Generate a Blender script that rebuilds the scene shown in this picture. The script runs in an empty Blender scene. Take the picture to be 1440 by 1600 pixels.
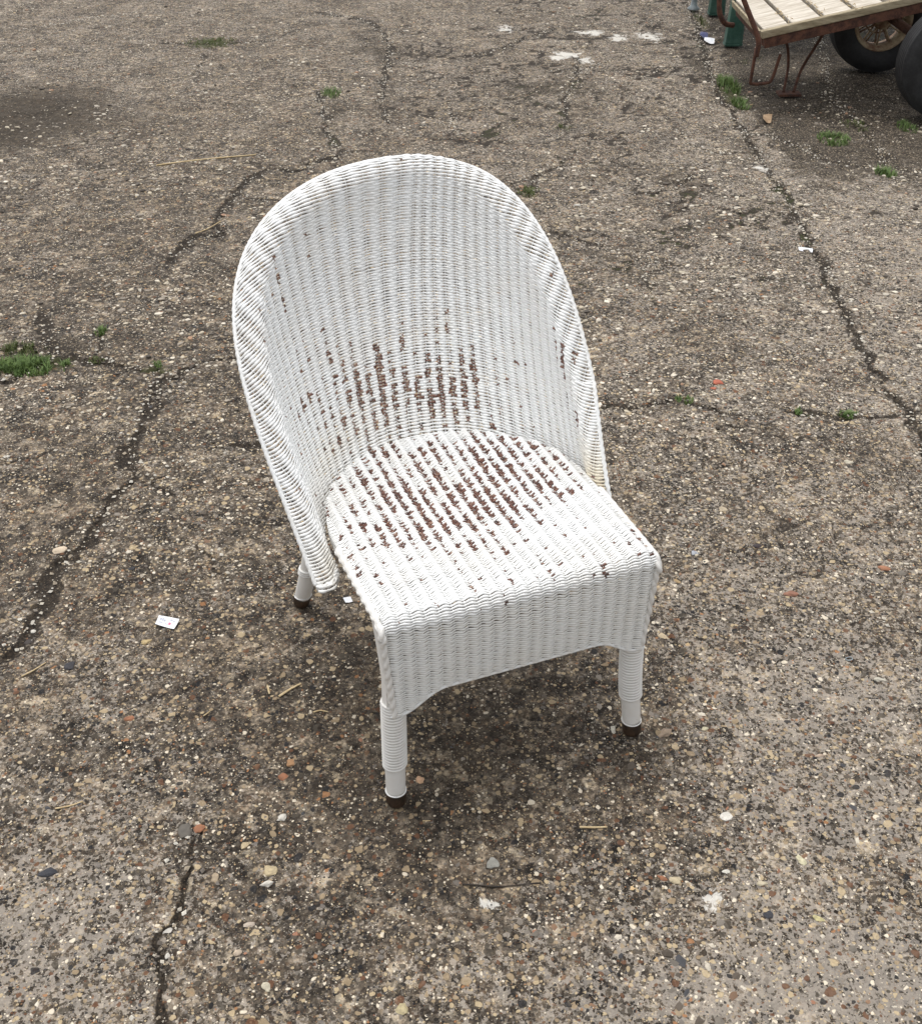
import bpy, bmesh, math, random
import numpy as np
from mathutils import Vector, Matrix

R = math.radians
rng = np.random.default_rng(7)
random.seed(7)
scene = bpy.context.scene
C = scene.collection

# ------------------------------------------------------------------ camera
CAM_H, PITCH, FPX = 1.45, 0.6123, 1800.0          # eye height, downward pitch, focal length for a 1440 px wide frame
cam_d = bpy.data.cameras.new('camera')
cam_d.sensor_fit = 'HORIZONTAL'; cam_d.sensor_width = 36.0
cam_d.lens = 36.0 * FPX / 1440.0
cam_d.clip_start = 0.05; cam_d.clip_end = 500.0
cam = bpy.data.objects.new('camera', cam_d); C.objects.link(cam)
cam.location = (0, 0, CAM_H); cam.rotation_euler = (math.pi / 2 - PITCH, 0, 0)
scene.camera = cam

# ------------------------------------------------------------------ sky, sun, exposure
SUN_EL, SUN_AZ = R(74), R(-35)      # azimuth measured like the sky node's rotation
world = bpy.data.worlds.new('World'); scene.world = world; world.use_nodes = True
wn, wl = world.node_tree.nodes, world.node_tree.links
wn.clear()
sky = wn.new('ShaderNodeTexSky'); sky.sky_type = 'NISHITA'; sky.sun_disc = False
sky.sun_elevation = SUN_EL; sky.sun_rotation = SUN_AZ
sky.air_density = 1.0; sky.dust_density = 4.0; sky.ozone_density = 1.0
hs = wn.new('ShaderNodeHueSaturation'); hs.inputs['Saturation'].default_value = 0.16
bg = wn.new('ShaderNodeBackground'); bg.inputs['Strength'].default_value = 0.15
wo = wn.new('ShaderNodeOutputWorld')
wl.new(sky.outputs[0], hs.inputs['Color']); wl.new(hs.outputs[0], bg.inputs[0]); wl.new(bg.outputs[0], wo.inputs[0])
sun_d = bpy.data.lights.new('sun', 'SUN'); sun_d.energy = 0.55; sun_d.angle = R(40); sun_d.color = (1.0, 0.965, 0.92)
sun = bpy.data.objects.new('sun', sun_d); C.objects.link(sun)
# the sky node's sun stands at azimuth rotation measured from +Y towards +X
sdir = Vector((math.sin(SUN_AZ) * math.cos(SUN_EL), math.cos(SUN_AZ) * math.cos(SUN_EL), math.sin(SUN_EL)))
sun.rotation_euler = sdir.to_track_quat('Z', 'Y').to_euler()
scene.view_settings.view_transform = 'Standard'; scene.view_settings.look = 'None'
scene.view_settings.exposure = 0.66; scene.view_settings.gamma = 1.0
scene.view_settings.use_curve_mapping = False

# ------------------------------------------------------------------ helpers
def gp(u, v, h=0.0):
    """where the sight line through photo point (u, v) meets height h (used to survey positions of things)"""
    a = PITCH + math.atan2(v - 800, FPX)
    y = (CAM_H - h) / math.tan(a)
    z = y * math.cos(PITCH) + (CAM_H - h) * math.sin(PITCH)
    return ((u - 720) / FPX * z, y)

def tag(o, label=None, cat=None, group=None, kind=None):
    if label: o['label'] = label
    if cat: o['category'] = cat
    if group: o['group'] = group
    if kind: o['kind'] = kind
    return o

def empty(name, loc, label, cat, group=None, rot=(0, 0, 0)):
    o = bpy.data.objects.new(name, None); C.objects.link(o)
    o.location = loc; o.rotation_euler = rot; o.empty_display_size = .05
    return tag(o, label, cat, group)

def mesh_np(name, V, F, mat=None, parent=None, smooth=True, attrs=None, cols=None):
    """V (n,3), F list of arrays each (m,k)"""
    V = np.ascontiguousarray(V, dtype=np.float32)
    Fs = F if isinstance(F, list) else [F]
    Fs = [np.asarray(f, dtype=np.int32) for f in Fs if len(f)]
    me = bpy.data.meshes.new(name)
    me.vertices.add(len(V)); me.vertices.foreach_set('co', V.ravel())
    nl = sum(f.size for f in Fs); nf = sum(len(f) for f in Fs)
    me.loops.add(nl); me.loops.foreach_set('vertex_index', np.concatenate([f.ravel() for f in Fs]))
    me.polygons.add(nf)
    tot = np.concatenate([np.full(len(f), f.shape[1], np.int32) for f in Fs])
    st = np.concatenate([[0], np.cumsum(tot)[:-1]]).astype(np.int32)
    me.polygons.foreach_set('loop_start', st)
    try: me.polygons.foreach_set('loop_total', tot)
    except Exception: pass
    me.polygons.foreach_set('use_smooth', np.full(nf, smooth))
    for k, a in (attrs or {}).items():
        at = me.attributes.new(k, 'FLOAT', 'POINT'); at.data.foreach_set('value', np.asarray(a, np.float32).ravel())
    for k, a in (cols or {}).items():
        at = me.attributes.new(k, 'FLOAT_COLOR', 'POINT'); at.data.foreach_set('color', np.asarray(a, np.float32).ravel())
    me.update(calc_edges=True); me.validate()
    if mat: me.materials.append(mat)
    o = bpy.data.objects.new(name, me); C.objects.link(o)
    if parent: o.parent = parent
    return o

class MB:
    """collects shapes into one mesh"""
    def __init__(s): s.V = []; s.F = {3: [], 4: []}; s.n = 0
    def add(s, V, F):
        V = np.asarray(V, float); s.V.append(V)
        for f in F:
            f = np.asarray(f)
            if f.ndim == 1: f = f[None]
            s.F.setdefault(f.shape[1], []).append(f + s.n)
        s.n += len(V)
    def tube(s, P, r, k=8, cap=True, N=None, flat=1.0, closed=False):
        P = np.asarray(P, float); n = len(P)
        r = np.broadcast_to(np.asarray(r, float), (n,))
        T = np.gradient(P, axis=0)
        if closed: T = np.roll(P, -1, 0) - np.roll(P, 1, 0)
        T /= np.linalg.norm(T, axis=1, keepdims=True) + 1e-12
        if N is None:
            a = np.array([0, 0, 1.]) if abs(T[:, 2]).mean() < .8 else np.array([1., 0, 0])
            N = a - (T @ a)[:, None] * T
        N = N - (N * T).sum(1, keepdims=True) * T
        N = N / (np.linalg.norm(N, axis=1, keepdims=True) + 1e-12)
        B = np.cross(T, N)
        th = np.arange(k) * 2 * math.pi / k
        V = P[:, None] + r[:, None, None] * (np.cos(th)[None, :, None] * N[:, None] * flat + np.sin(th)[None, :, None] * B[:, None])
        i = np.arange(n if closed else n - 1)[:, None] * k; j = np.arange(k)[None]; jn = (j + 1) % k
        nx = (i + k) % (n * k)
        F = np.stack([i + j, i + jn, nx + jn, nx + j], -1).reshape(-1, 4)
        fs = [F]
        V = V.reshape(-1, 3)
        if cap and not closed:
            V = np.concatenate([V, P[:1], P[-1:]])
            c0, c1 = n * k, n * k + 1; b = (n - 1) * k; j = np.arange(k); jn = (j + 1) % k
            fs.append(np.stack([np.full(k, c0), jn, j], -1)); fs.append(np.stack([np.full(k, c1), b + j, b + jn], -1))
        s.add(V, fs)
    def box(s, lo, hi, M=None):
        x0, y0, z0 = lo; x1, y1, z1 = hi
        V = np.array([(x0, y0, z0), (x1, y0, z0), (x1, y1, z0), (x0, y1, z0), (x0, y0, z1), (x1, y0, z1), (x1, y1, z1), (x0, y1, z1)], float)
        if M is not None: V = V @ np.array(M)[:3, :3].T + np.array(M)[:3, 3]
        s.add(V, [np.array([(0, 3, 2, 1), (4, 5, 6, 7), (0, 1, 5, 4), (1, 2, 6, 5), (2, 3, 7, 6), (3, 0, 4, 7)])])
    def lathe(s, prof, k=24, M=None, close=False):
        """profile [(r, z)] turned about z"""
        pr = np.asarray(prof, float); n = len(pr); th = np.arange(k) * 2 * math.pi / k
        V = np.stack([pr[:, 0:1] * np.cos(th), pr[:, 0:1] * np.sin(th), np.repeat(pr[:, 1:2], k, 1)], -1).reshape(-1, 3)
        if M is not None: V = V @ np.array(M)[:3, :3].T + np.array(M)[:3, 3]
        i = np.arange(n if close else n - 1)[:, None] * k; j = np.arange(k)[None]; jn = (j + 1) % k
        nx = (i + k) % (n * k)
        s.add(V, [np.stack([i + j, i + jn, nx + jn, nx + j], -1).reshape(-1, 4)])
    def prism(s, poly, t, M=None):
        """poly (n,2) in xz, extruded along y by t"""
        n = len(poly); V = [(p[0], -t / 2, p[1]) for p in poly] + [(p[0], t / 2, p[1]) for p in poly]
        V = np.array(V, float)
        if M is not None: V = V @ np.array(M)[:3, :3].T + np.array(M)[:3, 3]
        j = np.arange(n); jn = (j + 1) % n
        s.add(V, [np.stack([j, jn, jn + n, j + n], -1), np.arange(n)[::-1], np.arange(n) + n])
    def build(s, name, mat, parent=None, smooth=True, attrs=None, bevel=0):
        V = np.concatenate(s.V); F = [np.concatenate(f) for f in s.F.values() if f]
        o = mesh_np(name, V, F, mat, parent, smooth, attrs)
        if bevel:
            m = o.modifiers.new('bevel', 'BEVEL'); m.width = bevel; m.segments = 2; m.limit_method = 'ANGLE'
        return o

def _hash(ix, iy, seed):
    h = (ix.astype(np.int64) * 374761393 + iy.astype(np.int64) * 668265263 + seed * 1442695041) & 0xffffffff
    h = ((h ^ (h >> 13)) * 1274126177) & 0xffffffff
    return ((h ^ (h >> 16)) & 0xffff) / 65535.0
def vnoise(x, y, seed=0):
    ix, iy = np.floor(x), np.floor(y); fx, fy = x - ix, y - iy
    fx = fx * fx * (3 - 2 * fx); fy = fy * fy * (3 - 2 * fy)
    a, b, c, d = _hash(ix, iy, seed), _hash(ix + 1, iy, seed), _hash(ix, iy + 1, seed), _hash(ix + 1, iy + 1, seed)
    return (a * (1 - fx) + b * fx) * (1 - fy) + (c * (1 - fx) + d * fx) * fy
def fbm(x, y, o=4, seed=0):
    s = 0; a = .5
    for i in range(o):
        s = s + a * vnoise(x, y, seed + i); x = x * 2.03 + 11.3; y = y * 2.03 + 5.7; a *= .5
    return s / (1 - .5 ** o)
def sstep(a, b, x):
    t = np.clip((x - a) / (b - a), 0, 1); return t * t * (3 - 2 * t)
def smooth_path(pts, n):
    pts = np.asarray(pts, float); m = len(pts)
    P = np.concatenate([[2 * pts[0] - pts[1]], pts, [2 * pts[-1] - pts[-2]]])
    out = []
    for i in range(m - 1):
        t = np.linspace(0, 1, n, endpoint=False)[:, None]
        p0, p1, p2, p3 = P[i], P[i + 1], P[i + 2], P[i + 3]
        out.append(.5 * ((2 * p1) + (-p0 + p2) * t + (2 * p0 - 5 * p1 + 4 * p2 - p3) * t ** 2 + (-p0 + 3 * p1 - 3 * p2 + p3) * t ** 3))
    out.append(pts[-1:]); return np.concatenate(out)

# ------------------------------------------------------------------ materials
class NT:
    def __init__(s, name):
        s.m = bpy.data.materials.new(name); s.m.use_nodes = True
        s.n = s.m.node_tree.nodes; s.l = s.m.node_tree.links; s.n.clear()
        s.out = s.n.new('ShaderNodeOutputMaterial'); s.b = s.n.new('ShaderNodeBsdfPrincipled')
        s.l.new(s.b.outputs[0], s.out.inputs[0])
    def new(s, t, **k):
        n = s.n.new(t)
        for a, b in k.items(): setattr(n, a, b)
        return n
    def set(s, sock, v):
        if isinstance(v, bpy.types.NodeSocket): s.l.new(v, sock)
        elif isinstance(v, (tuple, list)): sock.default_value = tuple(v) + ((1,) if len(v) == 3 and len(sock.default_value) == 4 else ())
        else: sock.default_value = v
    def P(s, **k):
        for a, b in k.items(): s.set(s.b.inputs[a.replace('_', ' ')], b)
    def coord(s, w='Object'): return s.new('ShaderNodeTexCoord').outputs[w]
    def noise(s, vec, scale, detail=4, rough=.55, dist=0):
        n = s.new('ShaderNodeTexNoise'); s.set(n.inputs['Vector'], vec); n.inputs['Scale'].default_value = scale
        n.inputs['Detail'].default_value = detail; n.inputs['Roughness'].default_value = rough; n.inputs['Distortion'].default_value = dist
        return n.outputs['Fac']
    def vor(s, vec, scale, feature='F1', rnd=1.0):
        n = s.new('ShaderNodeTexVoronoi'); n.feature = feature; s.set(n.inputs['Vector'], vec); n.inputs['Scale'].default_value = scale
        n.inputs['Randomness'].default_value = rnd; return n
    def math(s, op, a, b=0.0, c=None, clamp=False):
        n = s.new('ShaderNodeMath', operation=op, use_clamp=clamp); s.set(n.inputs[0], a); s.set(n.inputs[1], b)
        if c is not None: s.set(n.inputs[2], c)
        return n.outputs[0]
    def step(s, x, a, b):
        n = s.new('ShaderNodeMapRange', interpolation_type='SMOOTHSTEP'); s.set(n.inputs[0], x); n.inputs[1].default_value = a; n.inputs[2].default_value = b
        return n.outputs[0]
    def mix(s, f, a, b, blend='MIX'):
        n = s.new('ShaderNodeMix', data_type='RGBA', blend_type=blend); s.set(n.inputs[0], f); s.set(n.inputs[6], a); s.set(n.inputs[7], b)
        return n.outputs[2]
    def ramp(s, f, stops, interp='LINEAR'):
        n = s.new('ShaderNodeValToRGB'); s.set(n.inputs[0], f); cr = n.color_ramp; cr.interpolation = interp
        while len(cr.elements) < len(stops): cr.elements.new(.5)
        for e, (p, c) in zip(cr.elements, stops): e.position = p; e.color = tuple(c) + (1,)
        return n.outputs[0]
    def attr(s, name, out='Fac'): return s.new('ShaderNodeAttribute', attribute_name=name).outputs[out]
    def bump(s, h, strength=.5, dist=.001, normal=None):
        n = s.new('ShaderNodeBump'); s.set(n.inputs['Height'], h); n.inputs['Strength'].default_value = strength; n.inputs['Distance'].default_value = dist
        if normal is not None: s.l.new(normal, n.inputs['Normal'])
        return n.outputs[0]

def mat_ground(rough=False):
    t = NT('weathered_concrete'); co = t.coord('Object')
    crack, moss, dark_patch, pale, broken, lait = [t.attr(a) for a in ('crack', 'moss', 'dark_patch', 'pale', 'broken', 'laitance')]
    big = t.noise(co, 1.6, 4, .6); mid = t.noise(co, 9, 5, .65); fine = t.noise(co, 70, 5, .7, .4); grit = t.noise(co, 260, 3, .7)
    # cement: greyish brown, mottled at every scale
    coarse = t.noise(co, 30, 4, .7, .3)
    f = t.math('ADD', t.math('MULTIPLY', fine, .70), t.math('MULTIPLY', mid, .30))
    f = t.math('ADD', f, t.math('MULTIPLY', grit, .45))
    f = t.math('ADD', f, t.math('MULTIPLY', coarse, .58))
    f = t.math('ADD', f, t.math('MULTIPLY', big, .15))
    base = t.ramp(f, [(.70, (.022, .0175, .013)), (.92, (.072, .060, .048)), (1.06, (.165, .145, .121)), (1.25, (.36, .33, .29))])
    f2 = t.math('MULTIPLY', f, .5)
    base = t.ramp(f2, [(.43, (.015, .012, .009)), (.52, (.064, .053, .042)), (.585, (.150, .130, .107)), (.67, (.34, .305, .26))])
    # crushed sand grains, each its own tone, in pale mortar
    wv = t.new('ShaderNodeVectorMath', operation='ADD'); t.l.new(co, wv.inputs[0])
    wnn = t.new('ShaderNodeTexNoise'); t.l.new(co, wnn.inputs['Vector']); wnn.inputs['Scale'].default_value = 150; wnn.inputs['Detail'].default_value = 2
    wsc = t.new('ShaderNodeVectorMath', operation='SCALE'); t.l.new(wnn.outputs['Color'], wsc.inputs[0]); wsc.inputs['Scale'].default_value = .009
    t.l.new(wsc.outputs[0], wv.inputs[1])
    g1 = t.vor(wv.outputs[0], 185); ge = t.vor(wv.outputs[0], 185, 'DISTANCE_TO_EDGE')
    gs = t.new('ShaderNodeSeparateColor'); t.l.new(g1.outputs['Color'], gs.inputs[0])
    gcol = t.ramp(gs.outputs[0], [(0, (.030, .025, .020)), (.22, (.070, .056, .043)), (.42, (.125, .108, .088)), (.58, (.095, .066, .045)), (.68, (.20, .178, .150)), (.84, (.055, .050, .046)), (.92, (.33, .29, .235))], 'CONSTANT')
    base = t.mix(.48, base, gcol)
    # clumps of coarser stone; light on them and shade between put into the colour
    c1 = t.vor(wv.outputs[0], 46); c1s = t.new('ShaderNodeSeparateColor'); t.l.new(c1.outputs['Color'], c1s.inputs[0])
    ccol = t.ramp(c1s.outputs[0], [(0, (.022, .017, .012)), (.34, (.075, .061, .047)), (.52, (.14, .122, .10)), (.70, (.26, .23, .19)), (.84, (.05, .042, .033)), (.94, (.40, .36, .29))], 'CONSTANT')
    cmask = t.math('MULTIPLY', t.step(t.noise(co, 75, 4, .7), .40, .62), .58)
    base = t.mix(cmask, base, ccol)
    tone = t.math('ADD', t.math('MULTIPLY', t.noise(co, 22, 6, .78, .4), .6), t.math('MULTIPLY', t.noise(co, 7, 4, .7), .4))
    base = t.mix(1.0, base, t.ramp(tone, [(.41, (.34, .32, .30)), (.50, (.96, .95, .94)), (.60, (1.85, 1.80, 1.72))]), 'MULTIPLY')
    worn = t.step(t.math('ADD', t.math('MULTIPLY', t.noise(co, 3.3, 5, .68, .6), .7), t.math('MULTIPLY', t.noise(co, 19, 4, .7), .3)), .50, .66)
    base = t.mix(t.math('MULTIPLY', worn, .62), base, t.mix(grit, (.020, .016, .012), (.095, .078, .060)))
    # laitance: pale crust in lacy patches, thickest between the grains
    lf = t.math('ADD', t.math('MULTIPLY', t.noise(co, 52, 6, .74, .9), .62), t.math('MULTIPLY', t.noise(co, 5, 4, .6), .33))
    lf = t.math('ADD', lf, t.math('MULTIPLY', lait, .15))
    lf = t.math('ADD', lf, t.math('MULTIPLY', t.math('SUBTRACT', gs.outputs[1], .5), .24))
    lf = t.math('ADD', lf, t.math('MULTIPLY', t.step(ge.outputs['Distance'], .14, .0), .055))
    lm = t.step(lf, .50, .60)
    base = t.mix(t.math('MULTIPLY', lm, .55), base, t.mix(grit, (.30, .27, .235), (.56, .525, .475)))
    # small sand specks
    hts = []
    for sc, thr, dens, amt in ((420, .34, .70, .55), (230, .34, .62, .85), (120, .36, .62, .85), (66, .34, .84, .8)):
        wob = t.new('ShaderNodeVectorMath', operation='ADD'); t.l.new(co, wob.inputs[0])
        wn_ = t.new('ShaderNodeTexNoise'); t.l.new(co, wn_.inputs['Vector']); wn_.inputs['Scale'].default_value = sc * .9; wn_.inputs['Detail'].default_value = 1
        sc_ = t.new('ShaderNodeVectorMath', operation='SCALE'); t.l.new(wn_.outputs['Color'], sc_.inputs[0]); sc_.inputs['Scale'].default_value = .8 / sc
        t.l.new(sc_.outputs[0], wob.inputs[1])
        v = t.vor(wob.outputs[0], sc); sep = t.new('ShaderNodeSeparateColor'); t.l.new(v.outputs['Color'], sep.inputs[0])
        size = t.math('MULTIPLY', sep.outputs[1], .3)
        edge = t.math('SUBTRACT', t.math('ADD', size, thr - .1), v.outputs['Distance'])
        m = t.math('MULTIPLY', t.step(edge, 0, .06), t.step(sep.outputs[0], dens, dens + .02))
        col = t.ramp(sep.outputs[2], [(0, (.025, .026, .030)), (.16, (.10, .088, .072)), (.30, (.33, .27, .19)), (.46, (.16, .09, .055)), (.53, (.44, .37, .26)), (.68, (.20, .185, .17)), (.78, (.62, .57, .48)), (.96, (.34, .20, .11))], 'CONSTANT')
        base = t.mix(t.math('MULTIPLY', m, amt), base, col)
        hts.append(t.math('MULTIPLY', m, 60.0 / sc))
    # soil and dirt in cracks and broken areas
    dirtc = t.mix(t.step(t.noise(co, 240, 4, .7), .4, .65), (.011, .008, .0055), (.070, .054, .038))
    cm = t.step(t.math('ADD', crack, t.math('ADD', t.math('MULTIPLY', t.math('SUBTRACT', grit, .5), .6), t.math('MULTIPLY', t.math('SUBTRACT', t.noise(co, 55, 4, .7), .5), 1.0))), .36, .72)
    speck = t.step(t.vor(co, 210).outputs['Distance'], .24, .16)
    dirtc = t.mix(t.math('MULTIPLY', speck, .35), dirtc, (.35, .30, .23))
    base = t.mix(t.math('MULTIPLY', cm, .88), base, dirtc)
    bm_ = t.step(t.math('ADD', broken, t.math('MULTIPLY', t.math('SUBTRACT', t.noise(co, 14, 6, .75), .5), 2.0)), .34, .70)
    sp2 = t.vor(wv.outputs[0], 105); sp2m = t.step(sp2.outputs['Distance'], .36, .28)
    base = t.mix(t.math('MULTIPLY', bm_, .80), base, t.mix(t.math('MULTIPLY', sp2m, .6), dirtc, (.40, .35, .27)))
    mo = t.step(t.math('ADD', moss, t.math('MULTIPLY', t.math('SUBTRACT', t.noise(co, 60, 4), .5), 1.0)), .4, .7)
    base = t.mix(t.math('MULTIPLY', mo, .75), base, t.mix(grit, (.035, .035, .012), (.085, .10, .03)))
    dm = t.step(t.math('ADD', dark_patch, t.math('MULTIPLY', t.math('SUBTRACT', t.noise(co, 22, 4), .5), .35)), .1, 1.0)
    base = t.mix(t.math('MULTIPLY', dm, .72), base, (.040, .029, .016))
    pm = t.step(t.math('ADD', pale, t.math('MULTIPLY', t.math('SUBTRACT', t.noise(co, 16, 6, .8, 1.0), .5), 3.0)), .50, .72)
    base = t.mix(t.math('MULTIPLY', pm, .85), base, (.55, .54, .51))
    gm = t.new('ShaderNodeGamma'); t.l.new(base, gm.inputs[0]); gm.inputs[1].default_value = 1.32
    base = t.mix(1.0, gm.outputs[0], (1.38, 1.36, 1.335), 'MULTIPLY')
    h = t.math('ADD', t.math('MULTIPLY', fine, 1.2), t.math('MULTIPLY', grit, .5))
    for x in hts: h = t.math('ADD', h, x)
    t.P(Base_Color=base, Roughness=.88, Normal=t.bump(h, .8, .0022))
    t.b.inputs['Specular IOR Level'].default_value = .3
    return t.m

def mat_paint(name, wear=True, base=(.80, .808, .80), rough=.42):
    t = NT(name); co = t.coord('Object')
    n = t.noise(co, 14, 4); g = t.noise(co, 220, 3)
    col = t.mix(t.math('MULTIPLY', t.step(n, .4, .75), .35), base, (.74, .71, .655))
    dirt = t.step(t.noise(co, 45, 5, .7), .60, .78)
    col = t.mix(t.math('MULTIPLY', dirt, .22), col, (.42, .36, .28))
    if not wear:
        ch = t.step(t.math('ADD', t.noise(co, 38, 5, .75), t.math('MULTIPLY', t.noise(co, 160, 3), .3)), .84, .90)
        col = t.mix(t.math('MULTIPLY', ch, .8), col, (.20, .15, .10))
        gm = t.step(t.noise(co, 9, 5, .7), .45, .7); col = t.mix(t.math('MULTIPLY', gm, .25), col, (.52, .46, .37))
    if wear:
        yel = t.attr('yellow'); col = t.mix(yel, col, (.66, .58, .42))
        w = t.attr('wear')
        wm = t.step(t.math('ADD', w, t.math('MULTIPLY', t.math('SUBTRACT', g, .5), .7)), .42, .60)
        br = t.ramp(t.noise(co, 170, 3), [(.33, (.035, .014, .009)), (.48, (.125, .047, .030)), (.60, (.21, .098, .066)), (.68, (.40, .27, .19)), (.76, (.55, .47, .38))])
        col = t.mix(wm, col, br)
    t.P(Base_Color=col, Roughness=rough, Normal=t.bump(g, .25, .0006))
    return t.m

def mat_simple(name, c1, c2, scale=30, rough=.7, bump=.4, bd=.001, stretch=None, metallic=0):
    t = NT(name); co = t.coord('Object')
    if stretch:
        mp = t.new('ShaderNodeMapping'); t.l.new(co, mp.inputs[0]); mp.inputs['Scale'].default_value = stretch; co = mp.outputs[0]
    n = t.noise(co, scale, 5, .65); n2 = t.noise(co, scale * 5, 3)
    f = t.math('ADD', t.math('MULTIPLY', n, .7), t.math('MULTIPLY', n2, .3))
    t.P(Base_Color=t.mix(t.step(f, .35, .65), c1, c2), Roughness=rough, Metallic=metallic, Normal=t.bump(f, bump, bd))
    return t.m

def mat_attr(name, rough=.7, attr='col', bump=.3):
    t = NT(name); co = t.coord('Object'); n = t.noise(co, 400, 3)
    c = t.mix(t.math('MULTIPLY', t.math('SUBTRACT', n, .5, clamp=True), 1.6), t.attr(attr, 'Color'), (.09, .075, .06))
    t.P(Base_Color=c, Roughness=rough, Normal=t.bump(n, bump, .0005)); return t.m

M_ground = mat_ground()
M_weave = mat_paint('worn_white_paint')
M_white = mat_paint('white_paint', wear=False)
M_legp = mat_paint('dirty_white_paint', wear=False, base=(.76, .745, .71))
M_cap = mat_simple('dark_brown_foot', (.012, .007, .004), (.055, .030, .016), 60, .5)
M_rust = mat_simple('rusty_steel', (.035, .014, .009), (.125, .052, .030), 40, .85, .6)
M_rubber = mat_simple('tyre_rubber', (.010, .010, .011), (.024, .024, .025), 18, .75, .3)
M_rim = mat_simple('rusty_cream_rim', (.14, .06, .03), (.42, .34, .22), 14, .7, .4)
M_board = mat_simple('weathered_board', (.36, .31, .24), (.62, .57, .49), 7, .8, .5, .0015, (1, 8, 1))
M_edgeb = mat_simple('board_edge', (.19, .15, .09), (.40, .34, .23), 8, .85, .5, .0015, (1, 6, 6))
M_green = mat_simple('green_plastic', (.018, .065, .045), (.05, .12, .09), 12, .5, .15)
M_galv = mat_simple('dull_metal', (.16, .19, .20), (.34, .38, .39), 20, .5, .2)
M_grass = mat_simple('grass_blade', (.055, .105, .020), (.15, .225, .055), 60, .6, .1)
M_moss = mat_simple('moss_blade', (.05, .07, .016), (.12, .14, .04), 60, .75, .1)
M_straw = mat_simple('straw', (.42, .30, .15), (.62, .50, .30), 120, .7, .2)
M_paper = mat_simple('white_paper', (.66, .68, .72), (.80, .80, .80), 80, .6, .1)
M_print = mat_simple('grey_print', (.35, .37, .45), (.5, .5, .55), 200, .6, .1)
M_pink = mat_simple('pink_print', (.5, .12, .2), (.6, .2, .3), 200, .6, .1)
M_twig = mat_simple('dark_twig', (.012, .009, .007), (.04, .028, .018), 100, .8, .4)
M_leaf = mat_simple('dry_leaf', (.24, .15, .08), (.40, .28, .17), 60, .7, .3)
M_red = mat_simple('red_stone', (.30, .07, .04), (.50, .16, .10), 60, .8, .3)
M_blue = mat_simple('blue_wrapper', (.02, .025, .10), (.05, .06, .16), 60, .4, .2)
M_stone = mat_attr('pebble', .75)

# ------------------------------------------------------------------ the ground
cracks = [  # (photo points on the ground, half width m, dirt, depth m)
    ([(1062, -20), (1085, 35), (1100, 85), (1118, 140), (1150, 185), (1178, 225), (1200, 265), (1222, 300), (1248, 345), (1275, 395), (1300, 445), (1330, 510), (1365, 575), (1400, 620), (1440, 690), (1490, 780)], .010, 1, .008),
    ([(560, 235), (520, 245), (470, 265), (425, 262), (400, 270), (383, 290), (370, 305), (345, 335), (345, 365), (300, 372), (262, 405)], .012, 1, .008),
    ([(383, 308), (420, 312), (470, 322)], .005, .9, .004),
    ([(-60, 596), (0, 592), (30, 582), (70, 572), (120, 560), (160, 562), (210, 570), (245, 582), (262, 590), (300, 572), (340, 560), (400, 552)], .011, 1, .008),
    ([(150, 520), (158, 545), (162, 562)], .006, .8, .003),
    ([(60, 490), (72, 520), (75, 560)], .012, .9, .004),
    ([(248, 588), (242, 620), (230, 640), (212, 665), (205, 690), (208, 720), (200, 745), (180, 772), (160, 800), (130, 845), (90, 890), (60, 940), (45, 985), (25, 1020), (-40, 1060)], .010, 1, .006),
    ([(208, 745), (250, 746), (290, 728), (330, 710), (372, 697), (430, 690)], .004, 1, .005),
    ([(250, 750), (275, 778)], .005, 1, .004),
    ([(-20, 724), (50, 715), (90, 706)], .003, .9, .003),
    ([(300, 1295), (285, 1330), (275, 1370), (270, 1420), (262, 1460), (262, 1500), (255, 1540), (245, 1620)], .006, 1, .006),
    ([(500, 20), (570, 30), (600, 50), (610, 80), (600, 130), (590, 160), (610, 190)], .012, .9, .005),
    ([(500, 140), (510, 200), (532, 240)], .012, .9, .005),
    ([(730, 88), (770, 80), (800, 66), (835, 55), (870, 40)], .010, .9, .006),
    ([(905, 90), (898, 130), (882, 160), (885, 200)], .010, .9, .006),
    ([(840, 108), (905, 112), (960, 90), (1000, 82)], .006, .8, .003),
    ([(800, 12), (860, 18), (910, 26)], .008, .9, .003),
    ([(990, 305), (1030, 298), (1055, 290), (1088, 272)], .009, 1, .007),
    ([(880, 372), (930, 382), (1000, 402), (1060, 410)], .008, .8, .004),
    ([(940, 642), (1000, 634), (1060, 625), (1110, 642), (1180, 645), (1250, 650), (1330, 652), (1450, 640), (1520, 640)], .010, .75, .005),
    ([(1150, 202), (1200, 208), (1250, 225), (1300, 250), (1370, 258), (1460, 270)], .008, .8, .005),
    ([(1355, 205), (1370, 225), (1385, 255)], .014, .9, .006),
    ([(1180, 425), (1230, 436), (1300, 446)], .003, .9, .003),
    ([(1000, 395), (1018, 430), (1022, 470)], .003, .9, .003),
    ([(1300, 965), (1340, 962), (1390, 970)], .0025, .9, .003),
    ([(310, 850), (336, 876), (352, 905)], .003, .9, .003),
    ([(1270, 0), (1280, 60), (1300, 150), (1340, 190)], .010, .5, .003),
    ([(560, 60), (610, 55), (640, 45)], .006, .8, .003),
    ([(700, 170), (712, 195), (716, 215)], .004, .9, .003),
    ([(30, 48), (140, 28), (200, 22)], .006, .5, .002),
    ([(200, 60), (290, 68), (380, 66), (430, 62), (470, 45)], .010, .8, .004),
    ([(300, 120), (318, 95), (322, 85)], .006, .8, .003),
    ([(830, 300), (838, 272), (860, 262), (930, 256)], .009, .9, .005),
    ([(1050, 200), (1090, 232), (1145, 240)], .006, .7, .003),
]
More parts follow.
